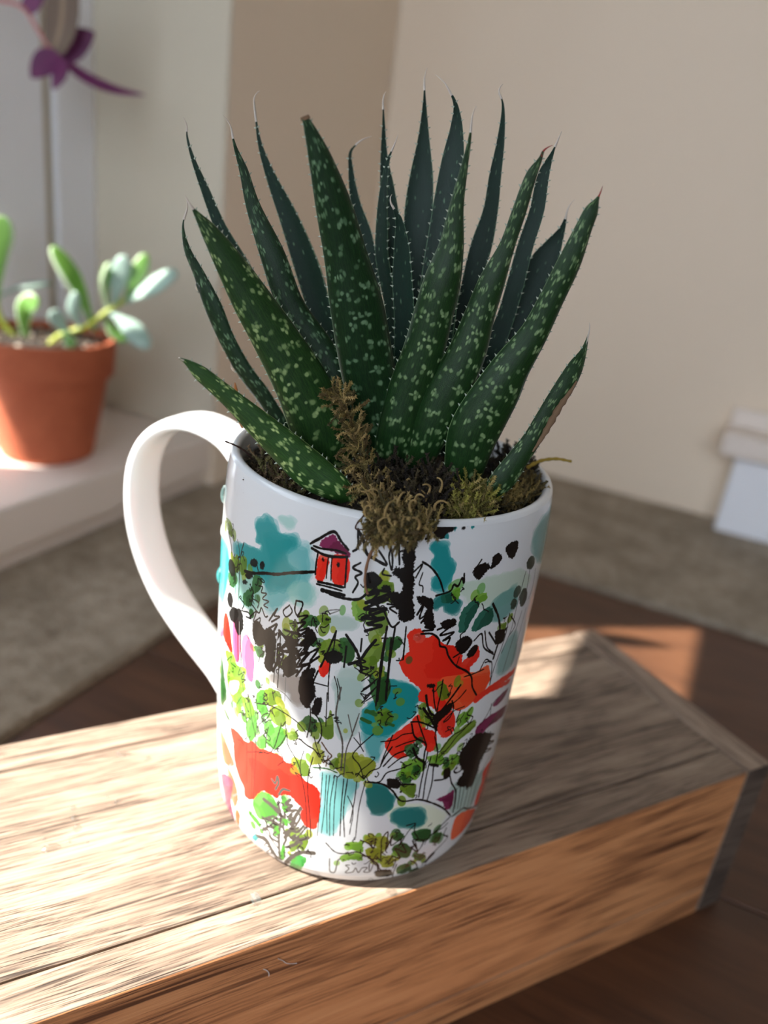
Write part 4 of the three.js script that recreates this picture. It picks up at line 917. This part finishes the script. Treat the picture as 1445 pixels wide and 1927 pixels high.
// ---------- soil and moss in the mug ----------
const soilMap = texture(512, 512, (u, v) => { const k = 0.5 + 0.3 * N2(u * 40, v * 40) + 0.3 * N2(u * 130, v * 130); return mix3(c255(14, 10, 8), c255(62, 46, 32), clamp(k, 0, 1)); });
const matSoil = std({ map: soilMap, roughness: 1 });
function soilMound(radius, rise, rough, seed, rings = 26, around = 64) {
  const pos = [], uv = [], idx = [];
  for (let i = 0; i <= rings; i++) for (let j = 0; j < around; j++) {
    const r = radius * i / rings, a = j / around * Math.PI * 2, x = Math.cos(a) * r, z = Math.sin(a) * r, k = 1000;
    const y = rise * (1 - Math.pow(i / rings, 2)) + rough * (N2(x * k * 0.18 + seed, z * k * 0.18) + 0.6 * N2(x * k * 0.55, z * k * 0.55 + seed)) * (i === rings ? 0.3 : 1);
    pos.push(x, y, z); uv.push(x * 30, z * 30);
  }
  for (let i = 0; i < rings; i++) for (let j = 0; j < around; j++) { const a = i * around + j, b = i * around + (j + 1) % around; idx.push(a, b, a + around, b, b + around, a + around); }
  const g = new THREE.BufferGeometry(); g.setAttribute('position', new THREE.Float32BufferAttribute(pos, 3)); g.setAttribute('uv', new THREE.Float32BufferAttribute(uv, 2)); g.setIndex(idx); g.computeVertexNormals(); return g;
}
function chip(seed) { const g = new THREE.IcosahedronGeometry(1, 1), p = g.attributes.position, q = new THREE.Vector3(); for (let i = 0; i < p.count; i++) { q.fromBufferAttribute(p, i); q.multiplyScalar(1 + 0.45 * N3(q.x * 1.6 + seed, q.y * 1.6, q.z * 1.6)); p.setXYZ(i, q.x, q.y * 0.6, q.z); } g.computeVertexNormals(); return g; }
{
  const soil = tag(group('potting_soil', onMug(0, 0, 110)), 'dark crumbly potting soil filling the mug', 'soil'); soil.userData.kind = 'stuff';
  mesh('mound', soilMound(0.0412, 0.0075, 0.0011, 3), matSoil, soil);
  const R = rng(9), M = new THREE.Matrix4(), Q = new THREE.Quaternion(), E = new THREE.Euler(), C = new THREE.Color();
  for (const v of [1, 4]) {
    const inst = new THREE.InstancedMesh(chip(v), std({ roughness: 1 }), 420); inst.name = 'crumb'; inst.castShadow = inst.receiveShadow = true; inst.userData.kind = 'stuff';
    for (let i = 0; i < 420; i++) {
      const r = 0.040 * Math.sqrt(R()), a = R() * 6.283, s = 0.0004 + 0.0012 * R() * R(); Q.setFromEuler(E.set(R() * 6, R() * 6, R() * 6));
      M.compose(new THREE.Vector3(Math.cos(a) * r, 0.0075 * (1 - (r / 0.0412) ** 2) + 0.0006, Math.sin(a) * r), Q, new THREE.Vector3(s, s, s)); inst.setMatrixAt(i, M);
      const k = R(); inst.setColorAt(i, C.setRGB(0.012 + 0.05 * k, 0.008 + 0.035 * k, 0.005 + 0.02 * k));
    }
    soil.add(inst);
  }
}
// moss: creeping stems clothed in tiny pointed leaflets
function mossStem(seed, L = 0.0062) {
  const R = rng(seed), pts = []; let d = new THREE.Vector3(R() - 0.5, 0.9, R() - 0.5).normalize(), q = new THREE.Vector3();
  for (let i = 0; i < 6; i++) { pts.push(q.clone()); q = q.clone().addScaledVector(d, L / 5); d.add(new THREE.Vector3(R() - 0.5, (R() - 0.6) * 0.7, R() - 0.5).multiplyScalar(0.9)).normalize(); }
  const c = new THREE.CatmullRomCurve3(pts), parts = [taperTube(c, (t) => 0.00032 * (1.15 - t), 8, 5)], n = 36;
  for (let i = 0; i < n; i++) {
    const t = (i + 0.5) / n, o = c.getPointAt(t), tan = c.getTangentAt(t), a = i * 2.4, ref = Math.abs(tan.y) < 0.9 ? new THREE.Vector3(0, 1, 0) : new THREE.Vector3(1, 0, 0);
    const n1 = tan.clone().cross(ref).normalize(), n2 = tan.clone().cross(n1), out = n1.multiplyScalar(Math.cos(a)).addScaledVector(n2, Math.sin(a)).addScaledVector(tan, 0.8).normalize();
    const s = 0.00052 + 0.0003 * R(), g = new THREE.ConeGeometry(0.42 * s, 1.3 * s, 4); g.scale(1, 1, 0.5); g.translate(0, 0.55 * s, 0);
    g.applyQuaternion(new THREE.Quaternion().setFromUnitVectors(new THREE.Vector3(0, 1, 0), out)); g.translate(o.x, o.y, o.z); parts.push(g);
  }
  return mergeGeometries(parts.map((p) => { const g = p.index ? p.toNonIndexed() : p; return g; }));
}
const mossForms = [1, 2, 3].map((k) => mossStem(k * 13)), matMoss = phys({ roughness: 0.85, side: THREE.DoubleSide });
function mossClump(label, spots, tones, seed) {                          // spots: [s, n, y, spread, count, lean s, lean n]
  const clump = tag(group('moss_clump', onMug(spots[0][0], spots[0][1], spots[0][2])), label, 'moss'), R = rng(seed);
  clump.userData.kind = 'stuff';
  const all = spots.flatMap(([s, n, y, sp, count, ls = 0, ln = 0]) => Array.from({ length: count }, () => { const a = R() * 6.283, r = sp * Math.sqrt(R()); return [s + Math.cos(a) * r, n + Math.sin(a) * r, y + (R() - 0.5) * sp * 0.7 - 1.5 * (r / sp), ls, ln]; }));
  mossForms.forEach((form, f) => {
    const mine = all.filter((_, i) => i % 3 === f), inst = new THREE.InstancedMesh(form, matMoss, mine.length), C = new THREE.Color(), M = new THREE.Matrix4();
    inst.name = 'moss_stem'; inst.castShadow = inst.receiveShadow = true; inst.userData.kind = 'stuff';
    mine.forEach(([s, n, y, ls, ln], i) => {
      const up = new THREE.Vector3(ln + (R() - 0.5) * 2.2, 0.35 + R() * 0.8, -ls + (R() - 0.5) * 2.2).normalize(), k = 0.55 + 0.6 * R();
      M.compose(onMug(s, n, y).sub(clump.position), new THREE.Quaternion().setFromUnitVectors(new THREE.Vector3(0, 1, 0), up), new THREE.Vector3(k, k, k)); inst.setMatrixAt(i, M);
      const t = tones[Math.floor(R() * tones.length)], b = 0.6 + 0.7 * R(); inst.setColorAt(i, C.setStyle(`rgb(${t})`).multiplyScalar(b));
    });
    clump.add(inst);
  });
  return clump;
}
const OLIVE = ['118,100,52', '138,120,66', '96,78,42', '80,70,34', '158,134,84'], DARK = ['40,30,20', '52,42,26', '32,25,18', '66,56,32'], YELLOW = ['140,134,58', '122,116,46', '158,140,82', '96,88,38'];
mossClump('olive brown moss spilling over the front rim of the mug', [[-40, 18, 117, 4.4, 150, -0.6, 0.3], [-42, 21.5, 115.6, 3.6, 120, -0.9, 0.4], [-38.5, 25, 116.6, 3, 70, -0.6, 0.3], [-42.5, 17.5, 113.4, 1.6, 40, -0.9, 0.3], [-34, 13, 118, 3, 60, -0.4, 0.1]], OLIVE, 21);
mossClump('upright tuft of moss leaning against the middle leaves', [[-30, 7.5, 118.5, 2.4, 60], [-27, 3, 122, 1.9, 44], [-26, 1.2, 126, 1.4, 34], [-26.3, -0.5, 130, 1.2, 30], [-26.8, -2.2, 134, 1.1, 26], [-27.4, -3.6, 137.4, 1.5, 40]], OLIVE, 22);
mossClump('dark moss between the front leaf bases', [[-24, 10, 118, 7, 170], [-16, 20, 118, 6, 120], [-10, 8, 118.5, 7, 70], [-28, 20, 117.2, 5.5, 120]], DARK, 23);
mossClump('yellow green moss in front of the short scarred leaf', [[-16, 30, 115.5, 3.6, 80], [-21, 30.5, 115.4, 3.4, 80], [-11, 31, 116, 2.6, 50], [-15.5, 27.5, 119, 1.4, 26]], YELLOW, 24);
mossClump('golden moss heap at the right edge of the mug', [[4, 36, 113.8, 4, 110], [10, 36, 114.5, 3.4, 80], [-3, 36, 113.4, 3.4, 80]], ['112,94,46', '128,106,54', '90,74,38', '76,66,34'], 25);
mossClump('brown moss at the left edge of the mug beside the handle', [[-31, -18, 112.8, 4.2, 90], [-26, -25, 112.8, 4.2, 80], [-36, -10, 112.8, 3, 60]], ['104,84,58', '84,66,44', '62,52,34', '98,92,50'], 26);
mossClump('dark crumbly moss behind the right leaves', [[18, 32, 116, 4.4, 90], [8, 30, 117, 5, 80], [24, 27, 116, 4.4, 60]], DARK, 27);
{                                                                       // pale curling moss stems among the spilling clump
  const curls = tag(group('moss_curls', onMug(-38, 20, 117)), 'pale curling moss stems on top of the spilling front moss', 'moss'), R = rng(61), parts = []; curls.userData.kind = 'stuff';
  for (let i = 0; i < 18; i++) {
    const a = R() * 6.28, q = new THREE.Vector3((R() - 0.5) * 0.017, -0.002 + R() * 0.006, (R() - 0.5) * 0.02), pts = [q.clone()]; let d = new THREE.Vector3(Math.cos(a), 0.9, Math.sin(a)).normalize();
    for (let k = 0; k < 5; k++) { d.applyAxisAngle(new THREE.Vector3(Math.sin(a), 0.2, -Math.cos(a)).normalize(), -0.25 - R() * 0.5); d.add(new THREE.Vector3(R() - 0.5, 0, R() - 0.5).multiplyScalar(0.3)).normalize(); q.addScaledVector(d, 0.0009); pts.push(q.clone()); }
    parts.push(taperTube(pts, (t) => 0.0003 * (1.1 - 0.5 * t) * (1 + 0.25 * Math.sin(t * 60)), 20, 7));
  }
  mesh('stems', mergeGeometries(parts), std({ color: new THREE.Color().setStyle('rgb(146,122,76)'), roughness: 0.9 }), curls).userData.kind = 'stuff';
}
const matRoot = std({ color: new THREE.Color().setStyle('rgb(128,92,66)'), roughness: 0.9 }), matRootDark = std({ color: new THREE.Color().setStyle('rgb(58,34,26)'), roughness: 0.8 }), matDry = phys({ color: new THREE.Color().setStyle('rgb(176,112,52)'), roughness: 0.8, side: THREE.DoubleSide, transmission: 0.2, thickness: 0 });
const strand = (name, label, cat, text, r, m) => tag(mesh(name, taperTube(triples(text).map(([s, n, y]) => onMug(s, n, y)), (t) => r * (1 - 0.4 * t) * (1 + 0.15 * Math.sin(t * 40)), 40, 7), m), label, cat);
strand('root_strand', 'thick pale root hanging down the front of the mug', 'root', '-40,18,115 -43.5,18.5,112.8 -44.6,16.5,109.7 -45.2,15.7,104.5 -45.8,16.2,101 -45.6,17.1,98.6', 0.00045, matRoot);
strand('root_strand', 'thin dark looped root over the mug rim', 'root', '-41,13,117.5 -43.4,12.6,116.3 -44.2,11.4,113.9 -44.6,11.6,113.2 -44.2,14.5,113.8 -43.4,17.5,114.4', 0.00022, matRootDark);
strand('twig', 'small dark twig sticking out over the handle end', 'twig', '-26,-28,114 -31,-29,118.5 -33.5,-30.5,120.2 -35,-31.8,121', 0.00035, matRootDark);
strand('moss_sprig', 'single yellow moss sprig reaching out past the right rim', 'moss', '14,34,118 16,37,120.5 18.5,41,121.6 21,44.8,121.2', 0.0006, std({ color: new THREE.Color().setStyle('rgb(150,124,44)'), roughness: 0.9 }));
function flake(name, label, text, w, m) {                                // a small dry curled leaf
  const pts = triples(text).map(([s, n, y]) => onMug(s, n, y));
  return tag(mesh(name, taperTube(pts, (t) => w * Math.sin(Math.PI * clamp(0.08 + t * 0.9, 0, 1)) + 0.0001, 16, 8, 0.25), m), label, 'leaf');
}
flake('dry_leaf', 'curled dry orange leaf scrap standing behind the handle', '-20,-37,120 -21.3,-38.2,125 -21.0,-38.8,129 -21.6,-39.1,132.5', 0.0011, matDry);
flake('dry_leaf', 'yellow dry leaf scrap behind the lowest left leaf', '-11,-38,117 -10.3,-37.7,121 -9.1,-35,122.5', 0.0016, phys({ color: new THREE.Color().setStyle('rgb(206,158,62)'), roughness: 0.8, transmission: 0.2, thickness: 0 }));
flake('moss_leaf', 'yellow green moss leaf hanging over the painted rim', '-40.5,21,116 -42.6,19.5,113 -43.6,17.5,110.6', 0.0017, phys({ color: new THREE.Color().setStyle('rgb(150,148,40)'), roughness: 0.8 }));

// ---------- water drops and lint ----------
const matWater = phys({ color: 0xffffff, transmission: 1, thickness: 0.002, roughness: 0, ior: 1.33 }), matFilm = phys({ color: 0xf4f6f6, transmission: 1, thickness: 0, roughness: 0.03, ior: 1.75 });   // beads bend the light; shallow drops let it through
function dropShape(a, b, h, seed) {
  const g = new THREE.SphereGeometry(1, 24, 16), p = g.attributes.position, q = new THREE.Vector3();
  for (let i = 0; i < p.count; i++) { q.fromBufferAttribute(p, i); const k = 1 + 0.12 * N2(Math.atan2(q.z, q.x) * 0.9 + seed, seed); p.setXYZ(i, q.x * a * k / 1000, (q.y > 0 ? q.y : q.y * 0.04) * h / 1000, q.z * b * k / 1000); }
  g.computeVertexNormals(); return g;
}
[[124.7, -140.2, 2.6, 1.7, 'large bean-shaped water drop on the sunlit left part of the box top'], [134, -139.5, 1.5, 1.2, 'round water drop just behind the large bean-shaped drop'], [136.6, -143.1, 1.4, 1.1, 'middle water drop of the short row leading away from the bean-shaped drop'],
  [139.2, -146.4, 1.0, 0.9, 'farthest water drop of the short row on the sunlit box'], [148.3, -137.3, 1.2, 0.9, 'small water drop midway between the row of drops and the mug'], [148.2, -141.2, 0.5, 0.5, 'tiny water droplet just behind the small drop midway to the mug'], [165.8, -150.8, 2.3, 1.2, 'elongated water drop near the back edge of the box'], [168.4, -142.7, 1.4, 1.1, 'water drop near the back of the box, closer to the mug'],
  [126.1, -144.2, 0.6, 0.6, 'tiny water droplet left of and behind the bean-shaped drop'], [129, -137.5, 0.6, 0.6, 'tiny water droplet close to the right of the bean-shaped drop'], [131.7, -133.2, 0.6, 0.5, 'tiny water droplet farther right of the bean-shaped drop'], [140.7, -81, 2.4, 1.4, 'shallow water puddle in front of the mug on the lit wood'], [163.1, -49.6, 1.7, 1.4, 'flat water drop at the tip of the sunlit wedge by the mug foot']].forEach(([s, n, a, b, label], i) => {
  const m = tag(mesh('water_droplet', dropShape(a, b, Math.min(a, b) * (i > 10 ? 0.3 : 0.55), i), matFilm), label ?? 'tiny round water droplet on the sunlit box top', 'water drop', 'water drops on the box');
  m.position.copy(V(s, n, BOXTOP + (i > 10 ? 0 : -0.2))); m.rotation.y = 0.9 + i;
});
[[-60.5, 102.3, 1.5, 2.6, 'large water drop high on the left side of the mug'], [-57.5, 93, 0.9, 1.9, 'narrow water drop on the left side of the mug, below the large one'], [-57.5, 79.1, 1.6, 2.5, 'lowest bulging water drop on the left side of the mug'], [11.4, 86.3, 1.0, 1.1, 'water drop on the red flower of the mug']].forEach(([arc, y, a, b, label], i) => {
  const th = arc / 45, r = outerRadius(y) / 1000, dir = new THREE.Vector3(Math.sin(th + LY), 0, Math.cos(th + LY));
  const m = tag(mesh('water_droplet', dropShape(a, b, Math.min(a, b) * 0.75, 40 + i), matWater), label, 'water drop', 'water drops on the mug');
  m.quaternion.setFromRotationMatrix(new THREE.Matrix4().makeBasis(new THREE.Vector3(0, 1, 0).cross(dir).negate(), dir, new THREE.Vector3(0, 1, 0)));
  m.position.copy(MUG).addScaledVector(dir, r - 0.0001).add(new THREE.Vector3(0, y / 1000, 0));
});
[[-20.2, -52.6, 155, 1.3, 'upper water drop hanging on the leftmost leaf'], [-17.8, -46.2, 142.2, 1.3, 'middle water drop hanging on the leftmost leaf'], [-16.4, -43.0, 135.5, 1.3, 'lower water drop hanging on the leftmost leaf']].forEach(([s, n, y, r, label], i) => {
  const g = new THREE.SphereGeometry(r / 1000, 20, 14); g.scale(0.9, 1.25, 0.9);
  tag(mesh('water_droplet', g, matWater), label, 'water drop', 'water drops on the leaf').position.copy(onMug(s, n, y));
});
{
  const matLint = std({ color: 0xe8e4de, roughness: 0.9 }), C = V(356.06, -30.57, 0), U = V(0.802, 0.597, 0).multiplyScalar(1000), Wv = V(-0.597, 0.802, 0).multiplyScalar(1000);
  const onFace = (u, y) => C.clone().addScaledVector(U, u / 1000).addScaledVector(Wv, 0.1021).add(new THREE.Vector3(0, y / 1000, 0));
  tag(mesh('lint_thread', taperTube([[-205, 63], [-204, 62], [-203.3, 60.6], [-203.2, 59.4]].map(([u, y]) => onFace(u, y)), () => 0.00012, 14, 5), matLint), 'short white lint thread on the front of the box', 'thread');
  tag(mesh('lint_thread', taperTube([[-201, 65], [-199.6, 63.6], [-198.4, 62], [-196.8, 61], [-195.2, 60.4]].map(([u, y]) => onFace(u, y)), () => 0.00012, 18, 5), matLint), 'longer white lint thread on the front of the box', 'thread');
}

// ---------- the terracotta pot on the sill ----------
const POT = [403, -437];
const onPot = (s, n, y) => V(POT[0] + s, POT[1] + n, y);
const potMap = texture(512, 512, (u, v) => { const k = 0.5 + 0.25 * N2(u * 8, v * 8) + 0.2 * N2(u * 40, v * 40); return mix3(c255(168, 86, 54), c255(190, 104, 68), clamp(k, 0, 1)); });
const matTerra = std({ map: potMap, roughness: 0.8 });
{
  const pot = tag(group('terracotta_pot', V(...POT, 48)), 'small terracotta flower pot on the white windowsill', 'flower pot');
  const lathe = (pts) => new THREE.LatheGeometry(pts.map(([r, y]) => new THREE.Vector2(r / 1000, y / 1000)), 80);
  mesh('body', lathe([[0.01, 0], [29.5, 0], [31, 1], [32, 4], [42.6, 60], [43, 61]]), matTerra, pot);
  mesh('rim', lathe([[43, 60.6], [45.6, 60.6], [46.2, 61.5], [48.2, 84], [47.8, 85.6], [46.8, 86], [45.2, 86], [44.4, 85], [43.6, 76], [43, 70]]), matTerra, pot);
  mesh('interior', lathe([[0.01, 60], [41, 60], [43, 70.2]]), matTerra, pot);
  const soil = tag(group('potting_soil', V(...POT, 48 + 79)), 'dark soil with pale bits in the terracotta pot', 'soil'); soil.userData.kind = 'stuff';
  mesh('mound', soilMound(0.0434, 0.005, 0.0014, 8, 16, 48), matSoil, soil);
  const R = rng(31), inst = new THREE.InstancedMesh(chip(9), std({ roughness: 0.7 }), 130), M = new THREE.Matrix4(), C = new THREE.Color(); inst.name = 'grit'; inst.userData.kind = 'stuff'; inst.castShadow = inst.receiveShadow = true;
  for (let i = 0; i < 130; i++) { const r = 0.041 * Math.sqrt(R()), a = R() * 6.283, s = 0.0007 + 0.002 * R() * R(); M.makeScale(s, s, s).setPosition(Math.cos(a) * r, 0.005 * (1 - (r / 0.0434) ** 2) + 0.0012, Math.sin(a) * r); inst.setMatrixAt(i, M); const k = R(); inst.setColorAt(i, k < 0.45 ? C.setRGB(0.5, 0.42, 0.34) : C.setRGB(0.05 + 0.1 * k, 0.035 + 0.06 * k, 0.025 + 0.03 * k)); }
  soil.add(inst);
}
const bladeMap = texture(256, 256, (u, v) => { const e = Math.min(u, 1 - u), k = 1 - smooth(e, 0.05, 0.16), n = 0.5 + 0.3 * N2(u * 20, v * 6); return mix3(mix3(c255(96, 150, 52), c255(128, 176, 74), n), c255(226, 236, 216), k * 0.85); });
const matBlade = phys({ map: bladeMap, roughness: 0.42, transmission: 0.35, thickness: 0, side: THREE.DoubleSide });
const matBladeGrey = phys({ color: new THREE.Color().setStyle('rgb(170,196,182)'), roughness: 0.35, transmission: 0.25, thickness: 0, side: THREE.DoubleSide });
const matStem = phys({ color: new THREE.Color().setStyle('rgb(170,182,62)'), roughness: 0.5, transmission: 0.25, thickness: 0 });
function blade(ctrl, width, thick, face, form) {                         // a fleshy spoon-shaped leaf; form(t) is the relative width
  const curve = new THREE.CatmullRomCurve3(ctrl, false, 'centripetal'), seg = 26, ring = 16, pos = [], uv = [], idx = [];
  for (let i = 0; i <= seg; i++) {
    const t = i / seg, q = curve.getPoint(t), tan = curve.getTangent(t), f = face.clone().addScaledVector(tan, -face.dot(tan)).normalize(), side = tan.clone().cross(f), w = width / 2000 * form(t), h = thick / 2000 * Math.sqrt(form(t));
    for (let j = 0; j <= ring; j++) { const a = j / ring * Math.PI * 2, o = q.clone().addScaledVector(side, Math.cos(a) * w).addScaledVector(f, Math.sin(a) * h - 0.12 * w * (1 - Math.cos(2 * a)) / 2); pos.push(o.x, o.y, o.z); uv.push(0.5 + 0.5 * Math.cos(a), t); }
  }
  for (let i = 0; i < seg; i++) for (let j = 0; j < ring; j++) { const a = i * (ring + 1) + j, b = a + ring + 1; idx.push(a, a + 1, b, b, a + 1, b + 1); }
  const g = new THREE.BufferGeometry(); g.setAttribute('position', new THREE.Float32BufferAttribute(pos, 3)); g.setAttribute('uv', new THREE.Float32BufferAttribute(uv, 2)); g.setIndex(idx); g.computeVertexNormals(); return g;
}
const spoon = (t) => Math.max(0.03, (0.3 + 0.7 * smooth(t, 0.05, 0.62)) * Math.sqrt(Math.max(0, 1 - Math.pow(Math.max(0, (t - 0.55) / 0.45), 2.4))));
const lance = (t) => Math.max(0.02, Math.pow(Math.sin(Math.PI * clamp(0.1 + 0.88 * t, 0, 1)), 0.8));
{
  const P = tag(group('succulent_plant', onPot(0, 0, 130)), 'pale green succulent with spoon-shaped leaves in the terracotta pot', 'plant');
  const O = P.position, pts = (text) => triples(text).map(([s, n, y]) => onPot(s, n, y).sub(O)), room = new THREE.Vector3(0.5, 0.45, 0.75).normalize();
  const add = (text, w, th, m = matBlade, face = room, form = spoon) => mesh('leaf', blade(pts(text), w, th, face, form), m, P);
  const up = new THREE.Vector3(0.1, 1, 0.1).normalize(), side = new THREE.Vector3(0.9, 0.3, -0.3).normalize();
  add('-16,-25,150 -14,-20,191 -12,-17,208', 17, 4);
  add('-11,-39,150 -2,-17,163 6,3,168', 16, 3.5, matBladeGrey, up);
  add('-11,-5,128 -12,-2,152 -10,8,159', 15, 4);
  add('5,42,143 1,29,173 -3,14,194', 14, 6, matBlade, new THREE.Vector3(0.9, 0.3, 0.3).normalize());
  add('9,50,157 7,49,175 7,53,189', 10, 5, matBlade, side);
  add('11,53,160 14,54,178 17,57,194', 13, 5, matBladeGrey);
  add('14,59,164 21,63,181 27,66,196', 11.5, 5);
  add('14,61,165 19,77,177 24,94,189', 17, 5, matBladeGrey, new THREE.Vector3(0.1, 0.75, 0.66).normalize());
  add('9,52,157 11,67,149 12,82,138', 14, 5, matBladeGrey);
  add('7,48,155 10,53,145 14,61,138', 9, 4);
  add('-1,35,144 -3,32,155 -3,34,168', 9, 4.5, matBladeGrey);
  add('-8,34,139 -13,29,148 -17,27,156', 10.5, 4.5, matBladeGrey);
  add('-12,32,142 -20,44,140 -22,50,137', 9, 4);
  mesh('stem', taperTube(pts('-9,10,124 -7,22,137 1,37,145 7,48,155 14,61,167'), (t) => 0.0022 - 0.0006 * t, 20, 10), matStem, P);
  mesh('stem', taperTube(pts('-8,-10,124 -14,-22,140 -16,-25,152'), () => 0.0018, 12, 8), matStem, P);
  mesh('stem', taperTube(pts('-10,-8,124 -11,-5,132'), () => 0.0016, 8, 8), matStem, P);
  mesh('stem', taperTube(pts('-6,-20,124 -10,-32,142 -11,-39,151'), () => 0.0016, 10, 8), matStem, P);
}

// ---------- the purple trailing plant hanging in the recess ----------
const purpleMap = texture(256, 256, (u, v) => { const n = 0.5 + 0.4 * N2(u * 18, v * 3), m = Math.abs(u - 0.5) < 0.05 ? 0.25 : 0; return mix3(c255(88, 22, 76), c255(132, 38, 104), clamp(n + m, 0, 1)); });
const brownMap = texture(256, 256, (u, v) => { const n = 0.5 + 0.4 * N2(u * 26, v * 2), m = (1 - smooth(Math.abs(u - 0.5), 0.02, 0.12)) * 0.8; return mix3(c255(92, 74, 60), c255(150, 126, 100), clamp(n * 0.6 + m, 0, 1)); });
const matPurple = phys({ map: purpleMap, roughness: 0.5, transmission: 0.22, thickness: 0, side: THREE.DoubleSide }), matBrownLeaf = phys({ map: brownMap, roughness: 0.5, transmission: 0.15, thickness: 0, side: THREE.DoubleSide });
const matPinkStem = std({ color: new THREE.Color().setStyle('rgb(186,120,118)'), roughness: 0.6 });
{
  const at = (s, n, y) => V(430 + s, -430 + n, y), P = tag(group('trailing_plant', at(-5, -11, 330)), 'purple leaved trailing plant hanging down in front of the white window frame', 'plant'), O = P.position;
  const pts = (text) => triples(text).map(([s, n, y]) => at(s, n, y).sub(O)), room = new THREE.Vector3(0.45, 0.1, 0.88).normalize();
  const add = (text, w, m = matPurple, face = room) => mesh('leaf', blade(pts(text), w, 1.2, face, lance), m, P);
  add('-6,-14,304 -5,-6,323 -6,-2,345 -8,0,372', 21, matBrownLeaf);
  add('-2,-17,303 6,-8,314 15,2,323', 19);
  add('-6,-8,307 -12,-12,301 -19,-17,291', 16);
  add('-6,-7,305 -10,-2,297 -15,-3,286', 10);
  add('-5,-9,306 0,9,296 6,27,291 12,46,290', 9.5, matPurple, new THREE.Vector3(0.3, 0.7, 0.5).normalize());
  add('-12,-30,329 -10,-24,333 -7,-14,346', 11);
  mesh('stem', taperTube(pts('-24,-62,340 -20,-48,333 -12,-30,330 -9,-21,319 -5,-11,305'), () => 0.0012, 24, 8), matPinkStem, P);
  // an unseen second runner, out of view on the left, placed so its leaf shades the sunlit floor behind the box
  const away = (text) => triples(text).map(([s, n, y]) => V(s, n, y).sub(O));
  mesh('leaf', blade(away('184,-446,491 196,-421,489 206,-400,487 215,-376,485'), 15, 1.2, new THREE.Vector3(0.1, 1, 0.1).normalize(), lance), matPurple, P);
  mesh('stem', taperTube(away('184,-446,491 188,-452,520 230,-466,700 320,-480,1100 400,-488,1700 400,-488,1896'), () => 0.0011, 40, 6), matPinkStem, P);
  mesh('stem', taperTube(pts('-24,-62,340 -30,-64,420 -32,-60,560 -30,-58,800 -30,-58,1896'), () => 0.0012, 40, 6), matPinkStem, P);
}
renderer.render(scene, camera);
